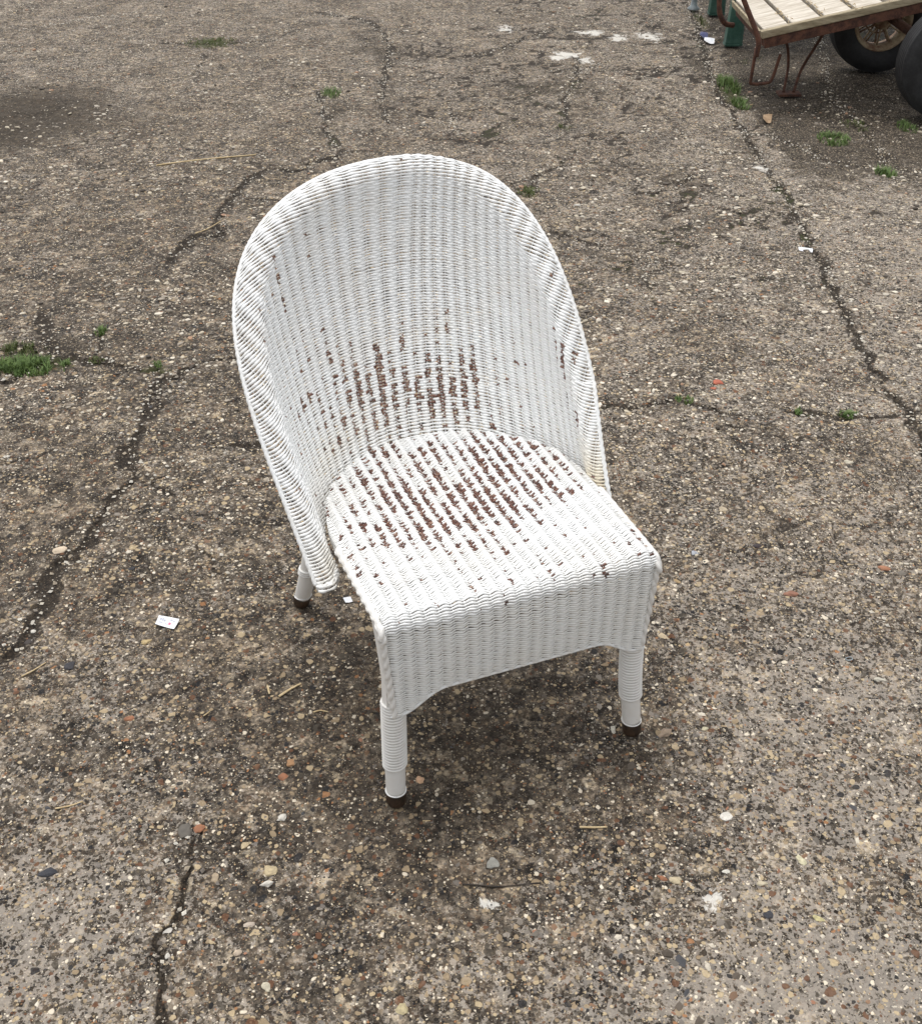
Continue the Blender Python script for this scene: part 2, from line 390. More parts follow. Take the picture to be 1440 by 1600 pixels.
def seg_dist(x, y, pl, reach):
    """distance to a polyline for the points within reach; inf elsewhere"""
    d = np.full(x.shape, 9.0); pl = np.asarray(pl)
    for a, b in zip(pl[:-1], pl[1:]):
        lo = np.minimum(a, b) - reach; hi = np.maximum(a, b) + reach
        m = (x > lo[0]) & (x < hi[0]) & (y > lo[1]) & (y < hi[1])
        if not m.any(): continue
        ab = b - a; t = np.clip(((x[m] - a[0]) * ab[0] + (y[m] - a[1]) * ab[1]) / (ab @ ab + 1e-12), 0, 1)
        dd = np.hypot(x[m] - a[0] - t * ab[0], y[m] - a[1] - t * ab[1]); d[m] = np.minimum(d[m], dd)
    return d

NYG, NXG = 960, 600
gy = .55 * (10.5 / .55) ** np.linspace(0, 1, NYG)
gu = np.linspace(-.66, .66, NXG)
GY = np.repeat(gy[:, None], NXG, 1); GX = gu[None] * (gy[:, None] + .5)
# jitter so the lattice never shows
GX = GX + (rng.random(GX.shape) - .5) * .0008 * GY; GY = GY + (rng.random(GY.shape) - .5) * .0010 * GY
joint = np.array([gp(*p) for p in cracks[0][0]])
def right_of_joint(x, y):
    xj = np.interp(y, joint[::-1, 1][np.argsort(joint[::-1, 1])], joint[::-1, 0][np.argsort(joint[::-1, 1])])
    return x - xj
crk = np.zeros(GX.shape); dep = np.zeros(GX.shape)
wx = (fbm(GX * 16, GY * 16, 5, 3) - .5) * .085; wy = (fbm(GX * 16 + 40, GY * 16, 5, 9) - .5) * .085
wfac = .15 + 3.4 * np.clip(fbm(GX * 14, GY * 14, 4, 21) - .22, 0, 1)
crackpts = []
for pts, hw, dirt, depth in cracks:
    pl = np.array([gp(*p) for p in pts]); crackpts.append(pl)
    sc = np.clip(pl[:, 1].mean() / 2.0, .8, 1.6)
    d = seg_dist(GX + wx, GY + wy, pl, hw * 8)
    w = hw * wfac
    crk = np.maximum(crk, dirt * (1 - sstep(w * .5, w * 1.7, d)))
    crk = np.maximum(crk, dirt * .52 * np.exp(-(d / (hw * 3.4)) ** 2) * (.35 + 1.1 * fbm(GX * 7 + 9, GY * 7, 3, 61)))
    dep = np.maximum(dep, depth * (1 - sstep(w * .2, w * 1.15, d)))
# a branching web of finer cracks between the big ones
def crack_web(cell, seed, width):
    qx = GX / cell + (fbm(GX * 9, GY * 9, 4, seed) - .5) * .9 + (fbm(GX * 2.2, GY * 2.2, 3, seed + 7) - .5) * 1.2
    qy = GY / cell + (fbm(GX * 9 + 31, GY * 9, 4, seed + 3) - .5) * .9 + (fbm(GX * 2.2 + 9, GY * 2.2, 3, seed + 8) - .5) * 1.2
    ix, iy = np.floor(qx), np.floor(qy); f1 = np.full(GX.shape, 9.0); f2 = f1.copy()
    for dx in (-1, 0, 1):
        for dy in (-1, 0, 1):
            jx, jy = ix + dx, iy + dy
            d = np.hypot(jx + _hash(jx, jy, seed + 11) - qx, jy + _hash(jx, jy, seed + 12) - qy)
            f2 = np.where(d < f1, f1, np.minimum(f2, d)); f1 = np.minimum(f1, d)
    e = (f2 - f1) * cell * .5
    w = width * (.25 + 2.2 * np.clip(fbm(GX * 10, GY * 10, 3, seed + 5) - .25, 0, 1))
    return e, w
for cell, seed, width, thr, amt in ((.55, 101, .0065, .44, .95), (.26, 151, .0040, .50, .85)):
    e, w = crack_web(cell, seed, width)
    side = sstep(1.75, 2.4, GY) * (.55 + .45 * sstep(-.6, .1, GX)) + .25 * (1 - sstep(1.75, 2.4, GY))
    on = sstep(thr, thr + .10, fbm(GX * 1.3 + 4, GY * 1.3, 3, seed + 9)) * side
    w = w * (1 + .35 * np.clip(GY - 2.5, 0, 4))
    crk = np.maximum(crk, amt * on * (1 - sstep(w * .4, w * 1.6, e)))
    crk = np.maximum(crk, .45 * amt * on * np.exp(-(e / (w * 5 + .004)) ** 2))
    dep = np.maximum(dep, .004 * on * (1 - sstep(w * .2, w * 1.1, e)))
# and hairlines with less dirt
web = np.abs(fbm(GX * 2.3 + 3, GY * 1.9, 5, 31) - .5)
wm = (1 - sstep(.0, .010, web)) * sstep(.50, .62, fbm(GX * 1.1, GY * 1.1, 2, 77))
crk = np.maximum(crk, wm * .7); dep = np.maximum(dep, wm * .002)
WB = .0
def blob(u, v, ru, rv, soft=1.0):
    cx, cy = gp(u, v); x1 = abs(gp(u + ru, v)[0] - cx); y1 = abs(gp(u, v - rv)[1] - cy)
    return np.exp(-(((GX - cx) / x1) ** 2 + ((GY - cy) / y1) ** 2) ** soft)
pale = np.zeros(GX.shape)
for b in ((788, 45, 16, 8, 1), (925, 50, 26, 6, 0), (965, 58, 20, 7, 0), (1015, 56, 26, 8, 0), (890, 86, 32, 6, 1), (915, 92, 14, 8, 0), (870, 90, 18, 5, 0), (1190, 262, 14, 8, 1), (1118, 1405, 22, 24, 1), (768, 1412, 26, 14, 1)):
    pale = np.maximum(pale, .85 * blob(*b[:4]))
dark_patch = np.maximum(blob(30, 185, 150, 55, 1.5), .5 * blob(180, 190, 130, 30))  # dark damp stain at the upper left
dark_patch = np.maximum(dark_patch, .42 * blob(700, 1150, 280, 200, 1.5) * (.4 + 1.2 * fbm(GX * 6, GY * 6, 4, 71)))  # ground made darker under and in front of the chair
dark_patch = np.maximum(dark_patch, .45 * blob(1010, 1180, 90, 60))  # ground made darker right of the front right leg
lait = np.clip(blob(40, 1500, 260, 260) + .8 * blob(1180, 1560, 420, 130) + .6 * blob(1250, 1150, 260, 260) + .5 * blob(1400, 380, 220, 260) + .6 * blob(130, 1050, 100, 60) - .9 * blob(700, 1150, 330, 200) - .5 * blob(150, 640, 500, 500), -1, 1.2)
rj = right_of_joint(GX, GY)
broken = sstep(0, .15, rj) * sstep(3.6, 4.6, GY) * .75
broken = np.maximum(broken, .9 * blob(80, 545, 80, 20))
broken = np.maximum(broken, .5 * blob(320, 590, 110, 22))
for b in ((585, 78, 60, 16, .6), (520, 185, 34, 40, .55), (605, 150, 40, 34, .5), (860, 138, 150, 24, .6), (1050, 280, 70, 24, .55), (900, 168, 40, 30, .5), (950, 400, 110, 22, .45), (1060, 640, 130, 16, .5), (385, 320, 60, 34, .35), (215, 690, 26, 60, .4), (110, 900, 40, 80, .35), (1270, 400, 30, 90, .4), (1170, 230, 40, 40, .5), (330, 90, 120, 14, .4), (1095, 110, 24, 60, .6), (200, 560, 200, 14, .4), (840, 30, 90, 8, .45)):
    broken = np.maximum(broken, b[4] * blob(*b[:4]))
moss = np.maximum.reduce([.95 * blob(330, 66, 34, 10), .9 * blob(50, 568, 80, 18), .7 * blob(240, 578, 40, 8), .6 * blob(828, 300, 20, 9), .8 * blob(1140, 145, 20, 28), .6 * blob(1300, 212, 34, 16),
                          .5 * blob(1340, 190, 34, 14), .5 * blob(1262, 648, 34, 10), .5 * blob(1325, 650, 26, 8), .5 * blob(1068, 628, 20, 8), .6 * blob(880, 198, 16, 7), .5 * blob(1095, 30, 20, 30)])
moss = np.maximum(moss, crk * .62 * sstep(.56, .72, fbm(GX * 2.7, GY * 2.7, 3, 55)) * sstep(1.2, 1.8, GY))
Z = (fbm(GX * 1.2, GY * 1.2, 4, 5) - .5) * .012
Z += (fbm(GX * 30, GY * 30, 4, 6) - .5) * .0060
Z += (fbm(GX * 11, GY * 11, 3, 36) - .5) * .005 * sstep(2.2, 4, GY)
pit = fbm(GX * 95, GY * 95, 3, 12); Z -= sstep(.55, .8, pit) * .0022 * np.clip(2.8 - GY, .2, 1)
Z -= sstep(-.01, .03, rj) * sstep(3.4, 4.2, GY) * .010
Z += broken * (fbm(GX * 20, GY * 20, 4, 66) - .4) * .012
Z -= dep
# settle the spots the chair and trailer feet stand on
I = np.arange(NYG * NXG).reshape(NYG, NXG)
F = np.stack([I[:-1, :-1], I[:-1, 1:], I[1:, 1:], I[1:, :-1]], -1).reshape(-1, 4)
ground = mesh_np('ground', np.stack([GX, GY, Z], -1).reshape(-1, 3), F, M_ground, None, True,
                 dict(crack=crk, moss=moss, dark_patch=dark_patch, pale=pale, broken=broken, laitance=lait))
tag(ground, kind='structure', label='cracked old concrete yard with exposed pebble aggregate', cat='ground')
def ground_z(x, y):
    j = np.clip((np.log(y / .55) / np.log(10.5 / .55)) * (NYG - 1), 0, NYG - 1); i = np.clip(((x / (y + .5)) + .66) / 1.32 * (NXG - 1), 0, NXG - 1)
    return Z[np.round(j).astype(int), np.round(i).astype(int)]
# the yard goes on to the horizon, a little lower, round the surveyed part
outer = MB()
outer.add([(-200, -200, -.03), (200, -200, -.03), (200, 200, -.03), (-200, 200, -.03)], [np.array([(0, 1, 2, 3)])])
og = outer.build('yard_beyond', M_ground, None, False); tag(og, kind='structure', label='concrete yard stretching on beyond the near slab', cat='ground')

# ------------------------------------------------------------------ aggregate stones bedded in the concrete
def stones(name, n, ylo, yhi, rlo, rhi, pal, power, sink=(.25, .6), seed=1, lim=.46):
    r_ = np.random.default_rng(seed)
    ico = bmesh.new(); bmesh.ops.create_icosphere(ico, subdivisions=1, radius=1)
    iv = np.array([v.co[:] for v in ico.verts]); fi = np.array([[v.index for v in f.verts] for f in ico.faces]); ico.free()
    y = ylo * (yhi / ylo) ** r_.random(n); x = (r_.random(n) * 2 - 1) * lim * (y + .45)
    rad = rlo * (rhi / rlo) ** (r_.random(n) ** power) * (.55 + .8 * sstep(.38, .62, fbm(x * 3.1, y * 3.1, 4, 88))) * ((.45 + .55 * sstep(1.7, 3.4, y)) if name == 'loose_grit' else 1.0)
    A = r_.random(n) * 6.283; sx = .75 + .7 * r_.random(n); sy = .6 + .45 * r_.random(n); sz = .3 + .35 * r_.random(n)
    jit = 1 + (r_.random((n, len(iv), 1)) - .5) * .65
    V = iv[None] * jit * np.stack([sx, sy, sz], -1)[:, None] * rad[:, None, None]
    c, s = np.cos(A)[:, None], np.sin(A)[:, None]
    X = V[..., 0] * c - V[..., 1] * s + x[:, None]; Y = V[..., 0] * s + V[..., 1] * c + y[:, None]
    zz = ground_z(x, y) + rad * sz * (sink[0] + (sink[1] - sink[0]) * r_.random(n)) * -1
    Zz = V[..., 2] + zz[:, None]
    VV = np.stack([X, Y, Zz], -1).reshape(-1, 3)
    FF = (fi[None] + (np.arange(n) * len(iv))[:, None, None]).reshape(-1, 3)
    pal = np.array(pal); w = pal[:, 3] / pal[:, 3].sum(); k = r_.choice(len(pal), n, p=w)
    col = pal[k, :3] * (.75 + .5 * r_.random((n, 1))); col = np.concatenate([col, np.ones((n, 1))], 1)
    col = np.repeat(col, len(iv), 0)
    o = mesh_np(name, VV, FF, M_stone, None, False, None, dict(col=col)); return o
PAL = [(.40, .32, .21, 1.6), (.58, .52, .42, 1.5), (.20, .115, .065, 2), (.27, .13, .075, .9), (.040, .040, .044, 2.2), (.15, .13, .105, 5), (.21, .18, .145, 4), (.44, .31, .16, .9), (.075, .058, .042, 4)]
s1 = stones('bedded_pebbles', 5200, .72, 3.4, .0013, .0078, PAL, 2.2, (.35, .75), 3)
tag(s1, kind='stuff', label='mixed flint pebbles bedded in the worn concrete surface', cat='pebbles')
s2 = stones('loose_grit', 26000, 1.8, 9.0, .0020, .0082, [(.60, .54, .44, 3), (.46, .40, .30, 3), (.28, .24, .19, 4), (.08, .065, .05, 3), (.30, .18, .11, .6)], 1.5, (-.6, .2), 9)
tag(s2, kind='stuff', label='pale grit and small stones scattered over the yard', cat='grit')
# grit gathered in the cracks
def crack_grit(n=6500):
    r_ = np.random.default_rng(17)
    P = []
    for pl in crackpts:
        L = np.hypot(*np.diff(pl, axis=0).T); k = int(max(12, n * L.sum() / 22))
        t = r_.random(k) * L.sum(); cs = np.concatenate([[0], np.cumsum(L)]); j = np.clip(np.searchsorted(cs, t) - 1, 0, len(L) - 1)
        f = (t - cs[j]) / L[j]; p = pl[j] + (pl[j + 1] - pl[j]) * f[:, None] + r_.normal(0, .017, (k, 2)); P.append(p)
    return np.concatenate(P)
cg = crack_grit(); cg = cg[(cg[:, 1] > .7) & (cg[:, 1] < 9.5)]
tb = MB(); cols = []
r_ = np.random.default_rng(5)
oct_v = np.array([(1, 0, 0), (0, 1, 0), (-1, 0, 0), (0, -1, 0), (0, 0, 1), (0, 0, -1)], float)
oct_f = np.array([(0, 1, 4), (1, 2, 4), (2, 3, 4), (3, 0, 4), (1, 0, 5), (2, 1, 5), (3, 2, 5), (0, 3, 5)])
gz = ground_z(cg[:, 0] , cg[:, 1])
ns = len(cg); rad = .0015 + .0045 * r_.random(ns) ** 2
V = oct_v[None] * (.7 + .6 * r_.random((ns, 6, 1))) * rad[:, None, None] * np.array([1, .8, .6])
A = r_.random(ns) * 6.28; c_, s_ = np.cos(A)[:, None], np.sin(A)[:, None]
V = np.stack([V[..., 0] * c_ - V[..., 1] * s_ + cg[:, 0:1], V[..., 0] * s_ + V[..., 1] * c_ + cg[:, 1:2], V[..., 2] + (gz + rad * .3)[:, None]], -1).reshape(-1, 3)
F = (oct_f[None] + (np.arange(ns) * 6)[:, None, None]).reshape(-1, 3)
pc = np.array([(.55, .50, .41), (.36, .30, .22), (.13, .11, .09), (.62, .58, .50)])[r_.integers(0, 4, ns)]
pc = np.repeat(np.concatenate([pc, np.ones((ns, 1))], 1), 6, 0)
cgo = mesh_np('crack_grit', V, F, M_stone, None, False, None, dict(col=pc))
tag(cgo, kind='stuff', label='small pale chippings gathered along the cracks of the concrete', cat='grit')

# ------------------------------------------------------------------ the wicker chair
YAW, TX, TY = .3766, .0962, 1.3219
chair = empty('wicker_chair', (TX, TY, 0), 'white painted wicker tub chair with peeling brown wear on seat and back', 'chair', rot=(0, 0, YAW))
SP = {'yb': 0.478, 'zb': 0.385, 'W0': 0.233, 'D0': 0.24, 'a': 0.4590, 'b': 0.5720, 'n': 2.3127, 'rw': 0.059, 'rr': 0.0285, 'ag': 0.012}
# the old chair has settled out of true: its two sides are fitted separately and blended behind the sitter
SP_L = dict(SP, lean=0.6367, lcur=-0.4716, Wg=0.1016, Wc=-0.103, Dg=0.0367, splay=-0.1749, tilt=0.18, sh=0.1392, asy=-0.6728)
SP_R = dict(SP, lean=0.6484, lcur=-0.4876, Wg=0.0435, Wc=0.0239, Dg=0.0214, splay=-0.5745, tilt=0.2357, sh=0.1455, asy=-0.6738)
TH = np.linspace(0, math.pi / 2, 65)
def shell_base(X, Y):
    k = sstep(-.12, .16, X)[:, None]
    return side_base(X, Y, SP_L) * (1 - k) + side_base(X, Y, SP_R) * k
def side_base(X, Y, p):
    """chart of the backrest (X across, Y up the back, metres) to space, before the rim rolls outward"""
    W = p['W0'] + p['Wg'] * Y + p['Wc'] * Y * Y; D = p['D0'] + p['Dg'] * Y; ax = np.abs(X)
    ex = W[:, None] * np.sin(TH); ey = D[:, None] * (1 - np.cos(TH))
    seg = np.sqrt(np.diff(ex, axis=1) ** 2 + np.diff(ey, axis=1) ** 2)
    s = np.concatenate([np.zeros((len(X), 1)), np.cumsum(seg, 1)], 1); tot = s[:, -1]
    k = np.clip((s <= ax[:, None]).sum(1) - 1, 0, 63); r = np.arange(len(X))
    f = np.clip((ax - s[r, k]) / (s[r, k + 1] - s[r, k]), 0, 1); t = (k + f) * (math.pi / 2 / 64)
    over = np.clip(ax - tot, 0, None)
    x = W * np.sin(t) + p['splay'] * over ** 2 / (over + .07); dy = D * (1 - np.cos(t)) + over * math.sqrt(max(.2, 1 - p['splay'] ** 2))
    yc = p['yb'] + p['lean'] * Y + p['lcur'] * Y * Y
    z = p['zb'] + math.sqrt(1 - p['lean'] ** 2) * Y - p['tilt'] * dy
    return np.stack([np.sign(X) * x * (1 + p['asy'] * np.sign(X) * np.clip(Y, 0, 9)) + p['sh'] * Y, yc - dy * math.sqrt(1 - p['tilt'] ** 2), z], -1)
tt = np.linspace(-math.pi / 2, math.pi / 2, 300); ss_, cc_ = np.sin(tt), np.cos(tt)
DY = SP['b'] * np.abs(cc_) ** (2 / SP['n']); DX = SP['a'] * np.sign(ss_) * np.abs(ss_) ** (2 / SP['n']) * (1 + SP['ag'] * DY)
DXe = np.concatenate([[DX[0]], DX, [DX[-1]]]); DYe = np.concatenate([[-.3], DY, [-.3]])
def xlim(Y): return SP['a'] * (1 + SP['ag'] * Y) * np.clip(1 - np.clip(Y / SP['b'], 0, 1) ** SP['n'], 0, 1) ** (1 / SP['n'])
def shell(X, Y, p=SP):
    A = np.stack([DXe[:-1], DYe[:-1]], -1); B = np.stack([DXe[1:], DYe[1:]], -1); AB = B - A; L = (AB ** 2).sum(-1) + 1e-12
    P = np.stack([X, Y], -1); d = np.zeros(len(P)); g = np.zeros((len(P), 2))
    for i in range(0, len(P), 6000):
        q = P[i:i + 6000, None]; t = np.clip(((q - A) * AB).sum(-1) / L, 0, 1); v = q - (A + t[..., None] * AB)
        dd = (v ** 2).sum(-1); k = dd.argmin(1); r = np.arange(len(k)); dk = np.sqrt(dd[r, k])
        d[i:i + 6000] = dk; g[i:i + 6000] = v[r, k] / (dk[:, None] + 1e-9)
    ins = (np.abs(X) <= xlim(Y) + 1e-9) & (Y < p['b']); sg = np.where(ins, 1, -1); d *= sg; g *= sg[:, None]
    e = np.clip(p['rw'] - .010 * sstep(.05, .25, X) - d, 0, None); FX = X + g[:, 0] * e; FY = Y + g[:, 1] * e
    h = 1e-4; P0 = shell_base(FX, FY); dX = (shell_base(FX + h, FY) - P0) / h; dY = (shell_base(FX, FY + h) - P0) / h
    n = np.cross(dX, dY); n /= np.linalg.norm(n, axis=1, keepdims=True) + 1e-12
    T = -(g[:, :1] * dX + g[:, 1:] * dY); T /= np.linalg.norm(T, axis=1, keepdims=True) + 1e-12
    th = e / p['rr']
    return P0 + T * (p['rr'] * np.sin(th))[:, None] - n * (p['rr'] * (1 - np.cos(th)))[:, None]
GXN, GYN = 281, 201
cx_ = np.linspace(-SP['a'] * 1.03, SP['a'] * 1.03, GXN); cy_ = np.linspace(-.03, SP['b'], GYN)
cX, cY = np.meshgrid(cx_, cy_)
G = shell(cX.ravel(), cY.ravel()).reshape(GYN, GXN, 3)
dGx = np.gradient(G, axis=1); dGy = np.gradient(G, axis=0); GN = np.cross(dGx, dGy); GN /= np.linalg.norm(GN, axis=2, keepdims=True) + 1e-12   # faces the sitter
def chart(X, Y, A):
    fx = np.clip((X - cx_[0]) / (cx_[1] - cx_[0]), 0, GXN - 1.001); fy = np.clip((Y - cy_[0]) / (cy_[1] - cy_[0]), 0, GYN - 1.001)
    i = fx.astype(int); j = fy.astype(int); a = (fx - i)[..., None]; b = (fy - j)[..., None]
    return (A[j, i] * (1 - a) + A[j, i + 1] * a) * (1 - b) + (A[j + 1, i] * (1 - a) + A[j + 1, i + 1] * a) * b

def wear_mask(X, P, i, n, gain, seed):
    """paint lost in serrated clumps in the hollow between two ribs; n = local amount of wear"""
    u = X / P - .5 + 100; cell = np.round(u); f = np.abs(u - cell)
    row = np.full(X.shape, float(i))
    c = vnoise(cell * 1.3 + 13, row * .13, seed) * .36 + vnoise(cell * 1.9 + 5, row * .42, seed + 4) * .36 + vnoise(cell * 7.7, row * 1.9, seed + 8) * .40
    hw = np.clip((c + n - 1.0) * gain, 0, .30) + (vnoise(cell * 9.1, row * 3.7, seed + 6) - .5) * .30 * (c + n > 1.0)
    f = np.abs(u - cell + (vnoise(cell * 3.3, row * 1.3, seed + 15) - .5) * .30)
    keep = .55 + .45 * vnoise(cell * 5.9 + X * 90, row * 2.9, seed + 21)
    return np.clip(.5 + (hw - f) * 4, 0, 1) * (hw > .05) * keep
def weave(name, rows, P0, fan, pitch, amp, ra, rb, flat, pos, nrm, wear, yellow, vshift, fill, seed, relief=lambda X, v: 1.0):
    """rows: list of (v, x0, x1). Every strand rides over the ribs and thins where it dips between them."""
    mb = MB(); W = []; Yl = []
    r_ = np.random.default_rng(seed)
    for i, (v, x0, x1) in enumerate(rows):
        if x1 - x0 < .012: continue
        P = P0 * (1 + fan * max(v, 0)); n = max(4, int((x1 - x0) / (P / 9)))
        X = np.linspace(x0, x1, n); ph = 2 * math.pi * X / P
        cw = np.cos(ph); c = .5 + .5 * cw; row = np.full(n, float(i))
        vv = v + (vnoise(X * 14, row * .3, seed) - .5) * pitch * .5 + (r_.random() - .5) * pitch * .14
        rl = relief(X, vv); vv = vv - rl * vshift[0] * pitch * c ** 1.6 + vshift[1] * pitch * np.sin(ph)
        # rows alternate which side of the rib they sit a little proud of
        alt = 1 if i % 2 == 0 else -1
        off = rl * amp * (c ** 1.2 * 2 - 1) + alt * .0004 * np.sin(ph) + (vnoise(X * 8, row * .2, seed + 3) - .5) * .0012
        p = pos(X, vv); N = nrm(X, vv); p = p + N * off[:, None]
        cell = np.floor(X / P) + 200
        fl = fill(X, vv) + (vnoise(cell * 1.7, row * .21, seed + 8) - .5) * .9 + (vnoise(cell * 5.3, row * 1.9, seed + 12) - .5) * .5
        fl = np.clip(fl, 0, 1)
        r = pitch * (ra + (rb - ra) * np.maximum(c ** .8, fl * .95)) * (1 + .10 * (vnoise(X * 80, row * 1.7, seed + 9) - .5))
        mb.tube(p, r, 6, False, N=N, flat=flat)
        w = wear(X, vv, P, i); W.append(np.repeat(w, 6)); Yl.append(np.repeat(yellow(X, vv), 6))
    o = mb.build(name, M_weave, chair, True, dict(wear=np.concatenate(W), yellow=np.concatenate(Yl)))
    return tag(o, kind='stuff')

bpos = lambda X, Y: chart(X, Y, G); bnrm = lambda X, Y: chart(X, Y, GN)
def gauss(X, Y, cx, cy, rx, ry): return np.exp(-((X - cx) / rx) ** 2 - ((Y - cy) / ry) ** 2)
def back_wear(X, Y, P, i):
    n = .22 * gauss(X, Y, .0, .11, .30, .12) + .16 * gauss(X, Y, -.03, .085, .20, .10) + .22 * gauss(X, Y, -.085, .115, .045, .09) + .12 * gauss(X, Y, .04, .05, .05, .05) + .14 * gauss(X, Y, .14, .07, .12, .10) + .58 * gauss(X, Y, .365, .26, .030, .06) + .58 * gauss(X, Y, .395, .13, .028, .08) + .12 * gauss(X, Y, -.3, .15, .3, .25) + .01
    return wear_mask(X, P, i, n + .115, 1.3, 41)
pitch_b = .0056
def rimk(X, Y): return sstep(.66, .86, np.abs(X / SP['a']) ** SP['n'] + np.clip(Y / SP['b'], 0, 1) ** SP['n'])
rows_b = []
v = -.012
while v < SP['b'] - .002:
    xl = float(xlim(np.array(max(v, 0)))); rows_b.append((v, -xl, xl)); v += pitch_b
weave('backrest_weave', rows_b, .0215, .4, pitch_b, .0016, .235, .52, .54, bpos, bnrm, back_wear,
      lambda X, Y: np.clip(gauss(X, Y, .44, .05, .05, .07) + .35 * gauss(X, Y, -.42, .02, .03, .04) + .25 * gauss(X, Y, -.2, .04, .14, .04), 0, 1), (.30, .0),
      lambda X, Y: -.12 + .30 * gauss(X, Y, 0, .46, .2, .08) + .25 * rimk(X, Y), 2, lambda X, Y: 1 - .6 * rimk(X, Y))
mb = MB()
for k in range(-88, 89):
    Yv = np.linspace(-.012, SP['b'], 120); Xv = k * .01075 * (1 + .4 * np.clip(Yv, 0, 1)); m = np.abs(Xv) < xlim(np.clip(Yv, 0, None)) - .001
    if m.sum() < 6: continue
    Xv, Yv = Xv[m], Yv[m]; mb.tube(bpos(Xv, Yv) - bnrm(Xv, Yv) * (.0032 if k % 2 else .0012), .0010, 5, False, N=bnrm(Xv, Yv))
bs = mb.build('backrest_stakes', M_white, chair); tag(bs, kind='stuff')
# rolled rim: the stake ends turned down and bound on a cane
tr = np.linspace(-math.pi / 2 + .001, math.pi / 2 - .001, 500)
Yr = SP['b'] * np.abs(np.cos(tr)) ** (2 / SP['n']) ; Xr = SP['a'] * np.sign(np.sin(tr)) * np.abs(np.sin(tr)) ** (2 / SP['n']) * (1 + SP['ag'] * Yr)
Pr = shell(Xr * .999, np.clip(Yr * .999, 0, None)); dl = np.concatenate([[0], np.cumsum(np.linalg.norm(np.diff(Pr, axis=0), axis=1))])
lr = np.linspace(0, dl[-1], 700); Pe = np.stack([np.interp(lr, dl, Pr[:, i]) for i in range(3)], -1)
Ne = np.stack([np.interp(lr, dl, bnrm(Xr * .99, np.clip(Yr * .99, 0, None))[:, i]) for i in range(3)], -1)
def braid(mb, P, N, step=.018, r=.0034, amp=.0042):
    T = np.gradient(P, axis=0); T /= np.linalg.norm(T, axis=1, keepdims=True) + 1e-12; N = N - (N * T).sum(1, keepdims=True) * T
    N /= np.linalg.norm(N, axis=1, keepdims=True) + 1e-12; B = np.cross(T, N)
    L = np.concatenate([[0], np.cumsum(np.linalg.norm(np.diff(P, axis=0), axis=1))])
    for k in range(3):
        a = L / step * 2 * math.pi / 1.5 + k * 2 * math.pi / 3
        mb.tube(P + B * (amp * np.cos(a))[:, None] + N * (amp * .5 * np.sin(2 * a))[:, None], r, 6, True, N=N)
mb = MB(); mb.tube(Pe, .0030, 8, True, N=Ne); braid(mb, Pe, Ne, .026, .0019, .0022)
mb.build('rim', M_white, chair)
# lower edge of the wings: braid across the tip
for sgn in (-1, 1):
    Xt = np.linspace(sgn * (SP['a'] - .001), sgn * (SP['a'] - .10), 60); Pt = shell(Xt, np.zeros(60)); Nt = bnrm(Xt, np.zeros(60))
    mb = MB(); mb.tube(Pt + np.array([0, 0, -.003]), .0045, 8, True, N=Nt); braid(mb, Pt + np.array([0, 0, -.002]), Nt, .02, .0028, .0034); mb.build('wing_edge', M_white, chair)

# seat and front apron, one woven sheet: v = distance forward from the back of the seat
WF, HS, YM, YB, W1 = .4484, .3804, .2354, .4755, .4592
RB = .020; V_TOP = YB - RB; V_ARC = V_TOP + RB * math.pi / 2
def half_w(y):
    y = np.asarray(y, float)
    return np.where(y > YM, W1 / 2 * np.sqrt(np.clip(1 - ((y - YM) / (YB - YM)) ** 2, 0, 1)), WF / 2 + (W1 / 2 - WF / 2) * np.clip(y, 0, YM) / YM)
def seat_pos(X, v):
    y = np.where(v < V_TOP, YB - v, np.where(v < V_ARC, RB - RB * np.sin((v - V_TOP) / RB), 0.0))
    z = np.where(v < V_TOP, HS, np.where(v < V_ARC, HS - RB + RB * np.cos((v - V_TOP) / RB), HS - RB - (v - V_ARC)))
    yy = np.clip(y, 0, 1)
    sag = .009 * np.exp(-(X / .15) ** 2 - ((yy - .26) / .14) ** 2) * (v < V_TOP) - .003 * np.exp(-((np.abs(X) - .2) / .03) ** 2)
    bulge = -.004 * (v > V_ARC) * np.sin(np.clip((v - V_ARC) / .13, 0, 1) * 3.14) * np.cos(X / (WF / 2) * 1.5)
    # rounded side edges
    e = np.clip(np.abs(X) - (WF / 2 - .012), 0, .02)
    rim = np.where(v < V_TOP, e ** 2 / .024, 0)
    fr = np.where(v > V_ARC, e ** 2 / .024, 0)
    return np.stack([X * np.where(v > V_ARC, 1 - .10 * np.clip(v - V_ARC, 0, .2), 1.0), y + bulge + fr, z - sag - rim], -1)
def seat_nrm(X, v):
    a = np.clip((v - V_TOP) / RB, 0, math.pi / 2); return np.stack([0 * a, -np.sin(a), np.cos(a)], -1)
APL, APM = .165, .128
def apron_len(X):  # below the bend: deeper in front of the legs
    a = np.abs(X); return APM + .010 * sstep(.0, .17, a) * 0 + (APL - APM) * sstep(.118, .203, a) ** 1.5
def seat_wear(X, v, P, i):
    y = YB - v
    n = .045 + .36 * np.exp(-((X / .21) ** 4) - (((y - .31) / .165) ** 4)) + .14 * gauss(X, y, .0, .18, .24, .12) + .10 * gauss(X, y, .0, .02, .3, .04) + .10 * gauss(X, y, .15, .38, .06, .08) - .16 * gauss(X, y, .14, .14, .06, .08) - .14 * gauss(X, y, -.13, .10, .07, .07) + .06 - .35 * (v > V_ARC)
    return wear_mask(X, P, i, n + .165, 1.15, 91)
rows_s = []; v = .006; ps = .00425; xs = np.linspace(0, WF / 2, 400)
